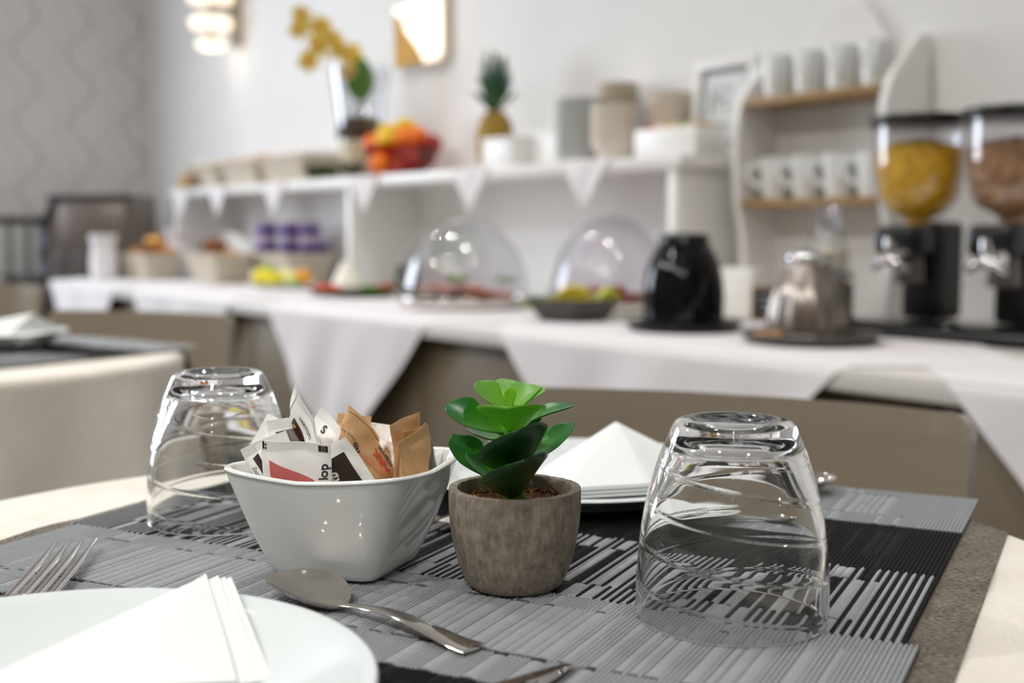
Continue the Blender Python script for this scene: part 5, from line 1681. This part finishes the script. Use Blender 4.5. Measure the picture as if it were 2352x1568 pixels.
def leafy(x, y, z, s, label, group='lettuce leaves on the platters', m=None):
    bm = NB(); rs = random.Random(int(x * 1e4) ^ int(y * 1e4))
    p1, p2 = rs.random() * 6, rs.random() * 6
    def f(u, v):
        a = 2 * PI * u
        r = s * v * (1 + .15 * math.sin(5 * a + p1))
        return (r * math.cos(a), r * .8 * math.sin(a), .004 + .25 * s * v * v + .18 * s * v * v * math.sin(7 * a + p2))
    n = 30; rings = []
    c = bm.verts.new((0, 0, .003))
    for k in (1, 2, 3, 4, 5): rings.append([bm.verts.new(f(i / n, k / 5)) for i in range(n)])
    for i in range(n): bm.faces.new((c, rings[0][i], rings[0][(i + 1) % n]))
    for A, B_ in zip(rings, rings[1:]):
        for i in range(n): bm.faces.new((A[i], B_[i], B_[(i + 1) % n], A[(i + 1) % n]))
    r_ = bmesh.ops.extrude_face_region(bm, geom=bm.faces[:])
    bmesh.ops.translate(bm, verts=[g for g in r_['geom'] if isinstance(g, bmesh.types.BMVert)], vec=(0, 0, -.001))
    o = obj('lettuce_leaf', bm, m or M_lettuce); o.location = (x, y, z); tag(o, label, 'lettuce', group)
leafy(D1[0] + .062, D1[1] + .088, ZC_ + .060, .032, 'lettuce leaf at the right of the ham platter')
leafy(D1[0] - .02, D1[1] - .010, ZC_ + .060, .026, 'lettuce leaf at the front centre of the ham platter')
leafy(D1[0] - .09, D1[1] + .04, ZC_ + .062, .034, 'lettuce leaf at the back left of the ham platter')

# hexagonal dish
HX, HY = -2.067, 1.722
t = thing('hexagonal_dish', 'dark grey hexagonal dish of pickles and lemon wedges', 'dish', (HX, HY, ZC_), .35); t.scale = (.93, .93, .96)
bm = NB()
def hexr(r, z): return [bm.verts.new((r * math.cos(PI / 3 * k), r * math.sin(PI / 3 * k), z)) for k in range(6)]
rs_ = [hexr(.085, .0005), hexr(.098, .012), hexr(.128, .050), hexr(.123, .050), hexr(.094, .016), hexr(.08, .010)]
for A, B_ in zip(rs_, rs_[1:]):
    for i in range(6): bm.faces.new((A[i], A[(i + 1) % 6], B_[(i + 1) % 6], B_[i]))
bm.faces.new(rs_[0][::-1]); bm.faces.new(rs_[-1])
bmesh.ops.bevel(bm, geom=[e for e in bm.edges if abs(e.verts[0].co.z - e.verts[1].co.z) > .005], offset=.004, segments=2, affect='EDGES')
obj('dish_body', bm, M_darkgrey, t, True, 30)
M_pickle = pm('pickle_skin', '#8a9a1f', .35, var=.3, nscale=50, bump=.4, bscale=200, bdist=.002)
M_wedge = pm('yellow_wedge', '#dfc73c', .4, var=.12, nscale=40)
M_wedge2 = pm('lime_wedge', '#cdd04e', .4, var=.15, nscale=40)
for k, (r_, f_, z_, a_) in enumerate([(-.085, -.005, .030, .3), (-.055, -.035, .036, 1.0), (-.060, .030, .034, -.4), (-.020, .050, .032, .8), (.020, .040, .030, -.2), (.062, .030, .030, .5), (-.030, .005, .030, 1.6), (.030, -.05, .030, .1)]):
    dx, dy = fr(r_, f_)
    bm = NB(); tube(bm, smooth_prof([(-.028, 0, 0), (-.02, .002, .003), (0, .005, .005), (.02, .002, .003), (.028, 0, 0)], 3), [.003, .007, .009, .010, .0105, .011, .011, .011, .0105, .010, .009, .007, .003][:13], 10)
    o = obj('pickle', bm, M_pickle); o.location = (HX + dx, HY + dy, ZC_ + z_); o.rotation_euler = (0, 0, a_ * 2)
    tag(o, 'green pickle in the hexagonal dish, %s' % ['at its left end', 'at its left front', 'at its left back', 'at its back', 'behind the yellow wedge', 'at its right back', 'in its middle', 'at its right front'][k], 'pickle', 'pickles in the hexagonal dish')
def wedge(dx, dy, z, L, H_, lab, m, rz):
    bm = NB(); n = 14
    A, B_ = [], []
    poly = [(L * math.cos(PI * k / n), H_ * math.sin(PI * k / n)) for k in range(n + 1)]
    prism(bm, poly, -.010, .010, 'xz')
    bmesh.ops.bevel(bm, geom=bm.edges[:], offset=.002, segments=1, affect='EDGES')
    o = obj('lemon_wedge', bm, m); o.location = (HX + dx, HY + dy, z); o.rotation_euler = (.2, 0, rz); tag(o, lab, 'lemon', 'lemon wedges in the hexagonal dish')
d_ = fr(.000, -.035); wedge(d_[0], d_[1], ZC_ + .044, .042, .034, 'large yellow wedge in the middle of the hexagonal dish', M_wedge, math.radians(50))
d_ = fr(.075, -.030); wedge(d_[0], d_[1], ZC_ + .044, .026, .028, 'pale yellow-green wedge at the right of the hexagonal dish', M_wedge2, math.radians(75))
d_ = fr(-.005, -.008); wedge(d_[0], d_[1], ZC_ + .040, .036, .030, 'yellow wedge tucked behind the large one', M_wedge, math.radians(40))

# salad platter with a ball of mozzarella
VPX, VPY = -3.281, 1.852
bm = NB(); lathe(bm, smooth_prof([(0, .0006), (.10, .0006), (.115, .004), (.138, .016), (.136, .0175), (.112, .0075), (0, .0060)], 4), 64); o = obj('salad_platter', bm, pm('dark_green_platter', '#34401f', .4)); o.location = (VPX, VPY, ZC_); tag(o, 'round dark green platter of lettuce and tomato under the white cheese', 'platter')
zv = ZC_ + .007
for k, (r_, f_, s_) in enumerate([(-.085, .02, .042), (-.06, -.06, .038), (.060, -.07, .036), (.085, .00, .046), (.05, .06, .040), (-.02, .075, .04)]):
    dx, dy = fr(r_, f_); leafy(VPX + dx, VPY + dy, zv + .0005 * k, s_, 'lettuce leaf on the salad platter, %s' % ['left', 'front left', 'front right', 'right', 'back right', 'back left'][k], 'lettuce leaves on the salad platter', M_lettuce if k % 2 else pm('bright_lettuce', '#5aa514', .5, var=.3))
M_tom = pm('tomato', '#c7421f', .3, var=.15)
for k, (r_, f_) in enumerate([(-.110, -.015), (-.080, -.070), (-.045, -.095), (.095, -.050), (.115, .005)]):
    dx, dy = fr(r_, f_); bm = NB(); lathe(bm, smooth_prof([(0, 0), (.018, 0), (.022, .004), (.018, .009), (0, .009)], 3), 24); o = obj('tomato_slice', bm, M_tom); o.location = (VPX + dx, VPY + dy, zv + .014); o.rotation_euler = (.35, -.2, k)
    tag(o, 'red tomato slice on the salad platter, %s' % ['far left', 'left front', 'front', 'right front', 'far right'][k], 'tomato', 'tomato slices on the salad platter')
bm = NB(); lathe(bm, smooth_prof([(0, 0), (.040, 0), (.049, .012), (.048, .030), (.036, .055), (.026, .075), (.022, .088), (.010, .094), (0, .095)], 5), 40); o = obj('white_cheese', bm, pm('fresh_cheese', '#f3efdf', .4, var=.02, sub=.2)); dx, dy = fr(-.010, -.045); o.location = (VPX + dx, VPY + dy, zv + .001); tag(o, 'white pear-shaped fresh cheese standing on the salad platter', 'cheese')
t = thing('small_jar', 'small dark green lidded jar behind the salad platter', 'jar', (-3.300, 2.060, ZC_), 0)
bm = NB(); lathe(bm, smooth_prof([(0, .0005), (.034, .0005), (.038, .006), (.038, .060), (.032, .070), (0, .071)], 4), 32); obj('body', bm, pm('dark_jar', '#22342c', .25), t)
bm = NB(); lathe(bm, [(0, .0712), (.034, .0712), (.035, .086), (0, .088)], 32); obj('lid', bm, M_black, t)

# fruit slices on a plate
PX, PY = -3.83, 1.895
bm = NB(); lathe(bm, smooth_prof([(0, .0006), (.085, .0006), (.10, .004), (.118, .012), (.116, .0135), (.096, .007), (0, .0055)], 4), 56); o = obj('fruit_plate', bm, M_porcelain); o.location = (PX, PY, ZC_); tag(o, 'white plate of sliced fruit left of the salad platter', 'plate')
def slab(r_, f_, z, sx, sy, sz, m, lab, nm, cat, rz):
    dx, dy = fr(r_, f_); bm = NB(); ball(bm, (0, 0, sz), sx, sy, sz, 18, 12); o = obj(nm, bm, m); o.location = (PX + dx, PY + dy, ZC_ + z); o.rotation_euler = (0, 0, rz); tag(o, lab, cat, 'sliced fruit on the plate')
M_pin = pm('pineapple_flesh', '#ebd81f', .35, var=.1, nscale=60); M_kiwi = pm('kiwi_flesh', '#8fb51c', .4, var=.2, nscale=60); M_mel = pm('melon_flesh', '#f1e7a0', .4); M_ora = pm('orange_flesh', '#f0a426', .4)
slab(-.075, -.02, .007, .038, .030, .030, M_pin, 'bright yellow fruit slice at the left of the plate', 'fruit_slice', 'fruit', .8)
slab(-.030, -.045, .007, .034, .028, .026, M_pin, 'bright yellow fruit slice at the front of the plate', 'fruit_slice', 'fruit', 1.2)
slab(-.070, .045, .007, .036, .025, .036, M_kiwi, 'green fruit slice at the back left of the plate', 'fruit_slice', 'fruit', .3)
slab(.022, -.030, .007, .034, .026, .024, M_mel, 'pale yellow fruit slice in the middle of the plate', 'fruit_slice', 'fruit', .6)
slab(.070, -.045, .010, .030, .024, .028, M_ora, 'orange fruit slice at the right of the plate', 'fruit_slice', 'fruit', .9)
slab(.050, -.080, .011, .018, .016, .012, M_kiwi, 'small green fruit piece at the front right of the plate', 'fruit_slice', 'fruit', .9)
slab(.000, .030, .007, .036, .030, .030, M_mel, 'pale yellow fruit slice at the back of the plate', 'fruit_slice', 'fruit', .2)

# ------------------------------------------------------------------ yoghurt jars and bread baskets
basket(-4.245, 2.130, ZC_, .36, .21, .105, 'pale wicker basket carrying the purple yoghurt jars', 'wicker baskets on the buffet')
bm = NB(); box(bm, -.148, .148, -.073, .073, 0, .0905, .004); o = obj('liner_box', bm, M_wicker); o.location = (-4.245, 2.130, ZC_ + .0085); tag(o, 'pale box filling the basket under the yoghurt jars', 'box')
M_purple = pm('purple_label', '#4a2a80', .4, var=.15, nscale=60); M_band = pm('lilac_band', '#d9c9dd', .4, var=.1); M_pinkb = pm('pink_lid', '#b86aa6', .35)
def jar(x, y, z, label, lidm, proto=None, s=1.0):
    t = thing('yoghurt_jar', label, 'jar', (x, y, z), 0, 'purple yoghurt jars')
    bm = NB(); lathe(bm, smooth_prof([(0, .0004), (.030 * s, .0004), (.034 * s, .004), (.035 * s, .030), (.035 * s, .052), (.032 * s, .058), (0, .058)], 3), 28); pt_ = obj('pot', bm, M_band, t)
    bm = NB(); lathe(bm, [(.0354 * s, .012), (.0358 * s, .014), (.0358 * s, .046), (.0354 * s, .048)], 28); obj('label_band', bm, M_purple, pt_)
    bm = NB(); lathe(bm, [(0, .0582), (.034 * s, .0582), (.035 * s, .064), (0, .065)], 28); obj('lid', bm, lidm, t)
jz = ZC_ + .0995
jxs = [(-4.362, 2.082), (-4.250, 2.122), (-4.150, 2.158)]
for lv in range(2):
    for k, (x, y) in enumerate(jxs):
        jar(x, y, jz + .0655 * lv, 'purple yoghurt jar, %s in the %s row on the basket' % (['left', 'middle', 'right'][k], ['lower', 'upper'][lv]), M_purple if (k + lv) % 2 else M_pinkb, None, 1.14)
jar(-4.112, 2.183 + .012, jz + .0, 'single small purple yoghurt jar at the right end of the jar basket', M_purple, None, .62)

basket(-4.46, 1.930, ZC_, .25, .17, .098, 'pale wicker bread basket in the middle, with flat brown loaves', 'wicker baskets on the buffet', .1)
basket(-5.02, 1.90, ZC_, .31, .24, .095, 'pale wicker bread basket at the buffet\'s left end', 'wicker baskets on the buffet', .1) if False else None
basket(-5.00 + .11, 1.815, ZC_, .26, .17, .095, 'pale wicker bread basket at the left, with golden rolls', 'wicker baskets on the buffet', .1)
M_crust = pm('bread_crust', '#c07a2c', .55, var=.3, nscale=25); M_brown = pm('brown_crust', '#8a5424', .6, var=.3, nscale=25); M_pale = pm('pale_crust', '#dba44a', .55, var=.25, nscale=25)
def roll(x, y, z, L, r, m, lab, nm='bread_roll', rz=0.0, flat=.8):
    bm = NB(); tube(bm, smooth_prof([(-L, 0, 0), (-L * .8, 0, .002), (-L * .3, 0, .006), (L * .3, 0, .006), (L * .8, 0, .002), (L, 0, 0)], 4), [(r * k, r * k * flat) for k in [.12, .40, .58, .70, .78, .85, .91, .95, .98, 1, 1, 1, .98, .95, .91, .85, .78, .70, .58, .40, .12]][:21], 16)
    o = obj(nm, bm, m); o.location = (x, y, z); o.rotation_euler = (0, 0, rz); tag(o, lab, 'bread', 'bread in the baskets')
zr_ = ZC_ + .085
for q in ((-4.89, 1.815), (-4.46, 1.930)):
    bm = NB(); box(bm, -.088, .088, -.048, .048, 0, .062, .006); o = obj('folded_cloth', bm, M_linen); o.location = (q[0], q[1], ZC_ + .0088); o.rotation_euler.z = .1; tag(o, 'folded white cloth under the bread in the %s basket' % ('left' if q[0] < -4.6 else 'middle'), 'cloth')
roll(-4.95, 1.795, zr_ + .018, .050, .028, M_crust, 'golden bread roll at the front left of the left basket', rz=.4)
roll(-4.84, 1.795, zr_ + .018, .050, .028, M_brown, 'brown bread roll at the front right of the left basket', rz=1.0)
roll(-4.90, 1.840, zr_ + .022, .050, .030, M_crust, 'golden bread roll in the middle of the left basket', rz=.1)
roll(-4.82, 1.848, zr_ + .020, .048, .027, M_crust, 'golden bread roll at the back right of the left basket', rz=.9)
roll(-4.87, 1.825, zr_ + .064, .045, .026, M_pale, 'pale golden bread roll on top of the left basket', rz=.5)
roll(-4.480, 1.905, zr_ + .012, .080, .030, M_brown, 'flat brown loaf at the front of the middle basket', 'flat_loaf', .2, .5)
roll(-4.430, 1.950, zr_ + .012, .075, .030, M_crust, 'flat golden loaf at the back right of the middle basket', 'flat_loaf', .3, .5)
roll(-4.545, 1.945, zr_ + .050, .050, .030, M_brown, 'brown bread roll at the left of the middle basket', rz=.7)
bm = NB(); grid(bm, 16, 12, lambda u, v: ((u - .5) * .13, .01 * math.sin(u * 5), v * .10 + .012 * math.sin(u * 6)), .0006); o = obj('paper_sheet', bm, M_paper, None, True, 60); o.location = (-4.49, 1.985, zr_ - .002); o.rotation_euler = (-.35, .25, .7); tag(o, 'white paper sheet sticking up from the middle bread basket', 'paper')
# white cloth bags at the left end
def cloth_bag(x, y, z, w, h, lab, seed):
    rs = random.Random(seed); ph = [rs.random() * 6 for _ in range(3)]
    bm = NB(); lathe(bm, smooth_prof([(0, .001), (w * .42, .001), (w * .50, .02), (w * .50, h * .45), (w * .44, h * .75), (w * .52, h * .92), (w * .50, h), (w * .40, h * .93), (0, h * .85)], 5), 60, None, lambda r, z_, a: r * (1 + .07 * math.sin(6 * a + ph[0]) * min(1, z_ / (h * .5)) + .05 * math.sin(11 * a + ph[1] + z_ * 20)))
    o = obj('cloth_bag', bm, M_linen, None, True, None); o.location = (x, y, z); tag(o, lab, 'bread bag', 'white cloth bread bags')
cloth_bag(-4.985, 1.655, ZC_, .100, .180, 'tall white cloth bread bag at the left end of the buffet', 3)
cloth_bag(-4.965, 1.975, ZC_, .12, .205, 'white cloth bread bag behind the left bread basket', 5)

# ------------------------------------------------------------------ left corner: stand, machine, radiator, glasses
t = thing('side_stand', 'grey metal stand in the corner under the countertop machine', 'stand', (-5.72, 1.86, 0), 0)
bm = NB(); box(bm, -.25, .30, -.36, .36, .694, .722, .003); obj('top', bm, M_ironleg, t)
for sx_1 in (-.22, .27):
    for sy_1 in (-.32, .32):
        bm = NB(); box(bm, sx_1 - .018, sx_1 + .018, sy_1 - .018, sy_1 + .018, 0, .6938, .002); obj('leg', bm, M_ironleg, t)
bm = NB(); box(bm, -.25, .30, -.36, .36, .20, .22, .003); obj('lower_shelf', bm, M_ironleg, t)
t = thing('countertop_machine', 'grey metal countertop machine with a sloping left shoulder, in the corner', 'machine', (-5.735, 1.91, .7226), math.radians(47))
M_mach = pm('grey_machine_metal', '#877c74', .3, .55, var=.05); M_machd = pm('machine_dark', '#2c3032', .35)
bm = NB(); prism(bm, [(-.205, .0), (.205, .0), (.205, .365), (-.105, .365), (-.145, .345), (-.205, .24)], -.15, .13, 'xz'); bmesh.ops.bevel(bm, geom=bm.edges[:], offset=.006, segments=2, affect='EDGES'); obj('housing', bm, M_mach, t, True, 30)
bm = NB(); prism(bm, [(-.215, .20), (-.130, .362), (-.165, .366), (-.245, .225)], -.156, .136, 'xz'); obj('sloping_lid', bm, M_machd, t, False)
bm = NB(); prism(bm, [(-.245, .0), (-.207, .0), (-.207, .195), (-.245, .215)], -.150, .130, 'xz'); obj('side_panel', bm, pm('machine_side', '#6e7280', .35), t, False)
bm = NB(); box(bm, -.244, -.210, -.158, -.151, .07, .13, .002); obj('control_knobs', bm, M_machd, t)
bm = NB(); box(bm, -.205, .205, -.156, -.151, .340, .364, .002); obj('top_trim', bm, M_machd, t)
bm = NB(); box(bm, -.15, .17, -.154, -.1506, .05, .32, .003); obj('door', bm, M_mach, t)
for k, (x, y) in enumerate([(-5.575, 1.625), (-5.545, 1.72)]):
    bm = NB(); lathe(bm, smooth_prof([(0, .0005), (.026, .0005), (.030, .004), (.036, .10), (.034, .10), (.028, .008), (0, .006)], 4), 32); o = obj('juice_glass', bm, M_vase); o.location = (x, y, .7228); tag(o, 'clear juice glass before the countertop machine, %s' % ['nearer the window', 'nearer the wall'][k], 'glass', 'juice glasses by the machine')
t = thing('radiator', 'white ribbed radiator with a dark top on the left wall', 'radiator', (X0 + .02, 1.34, .30), 0)
M_rad = pm('radiator_white', '#d8d8d4', .35)
n_r = 9
for k in range(n_r):
    y = -.36 + k * .085
    bm = NB(); box(bm, .03, .09, y, y + .062, 0, .655, .012, None, 3); obj('rib', bm, M_rad, t)
bm = NB(); box(bm, .028, .095, -.38, .41, .656, .690, .006); obj('top_grille', bm, M_darkgrey, t)
bm = NB(); box(bm, .0, .028, -.36, .37, .05, .60, .004); obj('back_panel', bm, M_rad, t)
bm = NB()
for y in (-.30, .30): tube(bm, [(.06, y, .01), (.06, y, -.298)], .010, 8)
obj('pipe', bm, M_leg, t) if False else bm.free()
for y in (-.30, .30):
    bm = NB(); tube(bm, [(.06, y, .001), (.06, y, -.298)], .010, 8); obj('pipe', bm, M_leg, t)

# ------------------------------------------------------------------ wall lamps
M_glow = pm('lit_opal_glass', '#fff3e2', .4, emit='#ffecd2', estr=1.0)
t = thing('wall_sconce', 'lit wall lamp of three stacked white rings, upper left', 'wall lamp', (-5.005, Y1, 1.78), 0)
M_ringw = pm('sconce_grey_metal', '#a59d92', .4)
bm = NB(); box(bm, -.05, .05, -.02, -.0005, -.06, .20, .004); obj('back_plate', bm, M_ringw, t)
for (zc_, rr, hh) in ((.132, .098, .040), (.028, .092, .044), (-.062, .066, .032)):
    bm = NB(); lathe(bm, smooth_prof([(0, zc_ - hh * .72), (rr * .72, zc_ - hh * .68), (rr * .96, zc_ - hh * .3), (rr, zc_), (rr * .95, zc_ + hh * .3), (rr * .72, zc_ + hh * .58), (0, zc_ + hh * .6)], 4), 40, Matrix.Translation((0, -.122, 0))); obj('ring', bm, M_glow, t)
    bm = NB(); lathe(bm, [(0, zc_ + hh * .62), (rr * .86, zc_ + hh * .62), (rr * .80, zc_ + hh * .75), (0, zc_ + hh * .75)], 40, Matrix.Translation((0, -.122, 0))); obj('ring_cap', bm, M_ringw, t)
bm = NB(); tube(bm, [(0, -.122, -.06), (0, -.122, .20)], .014, 12); obj('stem', bm, M_ringw, t)
bm = NB(); box(bm, -.012, .012, -.12, -.021, .085, .105, .002); obj('arm', bm, M_ringw, t)
l = bpy.data.lights.new('sconce_light', 'POINT'); l.energy = .28; l.color = (1, .90, .76); l.shadow_soft_size = .05
lo = bpy.data.objects.new('sconce_light', l); COL.objects.link(lo); lo.location = (-5.005, Y1 - .13, 1.672)

t = thing('wall_lamp', 'square lit wall lamp with gold leaf corner, above the fruit', 'wall lamp', (-3.505, Y1, 1.585), 0)
M_gold = pm('gold_leaf', '#93680c', .45, .55, var=.2, nscale=60)
M_goldf = pm('pale_gold_frame', '#eadfc8', .3, .2)
bm = NB(); box(bm, -.150, .150, -.030, -.0005, -.105, .110, .004); obj('back_box', bm, M_goldf, t)
bm = NB(); prism(bm, [(-.145, .100), (.145, .105), (.148, -.080), (.120, -.102), (.040, -.102), (.010, -.060), (-.040, -.015), (-.075, .010), (-.100, .060), (-.145, .080)], -.036, -.0305, 'xz'); obj('lit_panel', bm, M_glow, t, False)
bm = NB(); prism(bm, [(-.146, .078), (-.101, .058), (-.076, .008), (-.041, -.017), (.009, -.062), (.039, -.102), (-.146, -.102)], -.035, -.0305, 'xz'); obj('gold_leaf_panel', bm, M_gold, t, False)
l = bpy.data.lights.new('wall_lamp_light', 'POINT'); l.energy = 0.4; l.color = (1, .90, .76); l.shadow_soft_size = .06
lo = bpy.data.objects.new('wall_lamp_light', l); COL.objects.link(lo); lo.location = (-3.45, Y1 - .12, 1.60)
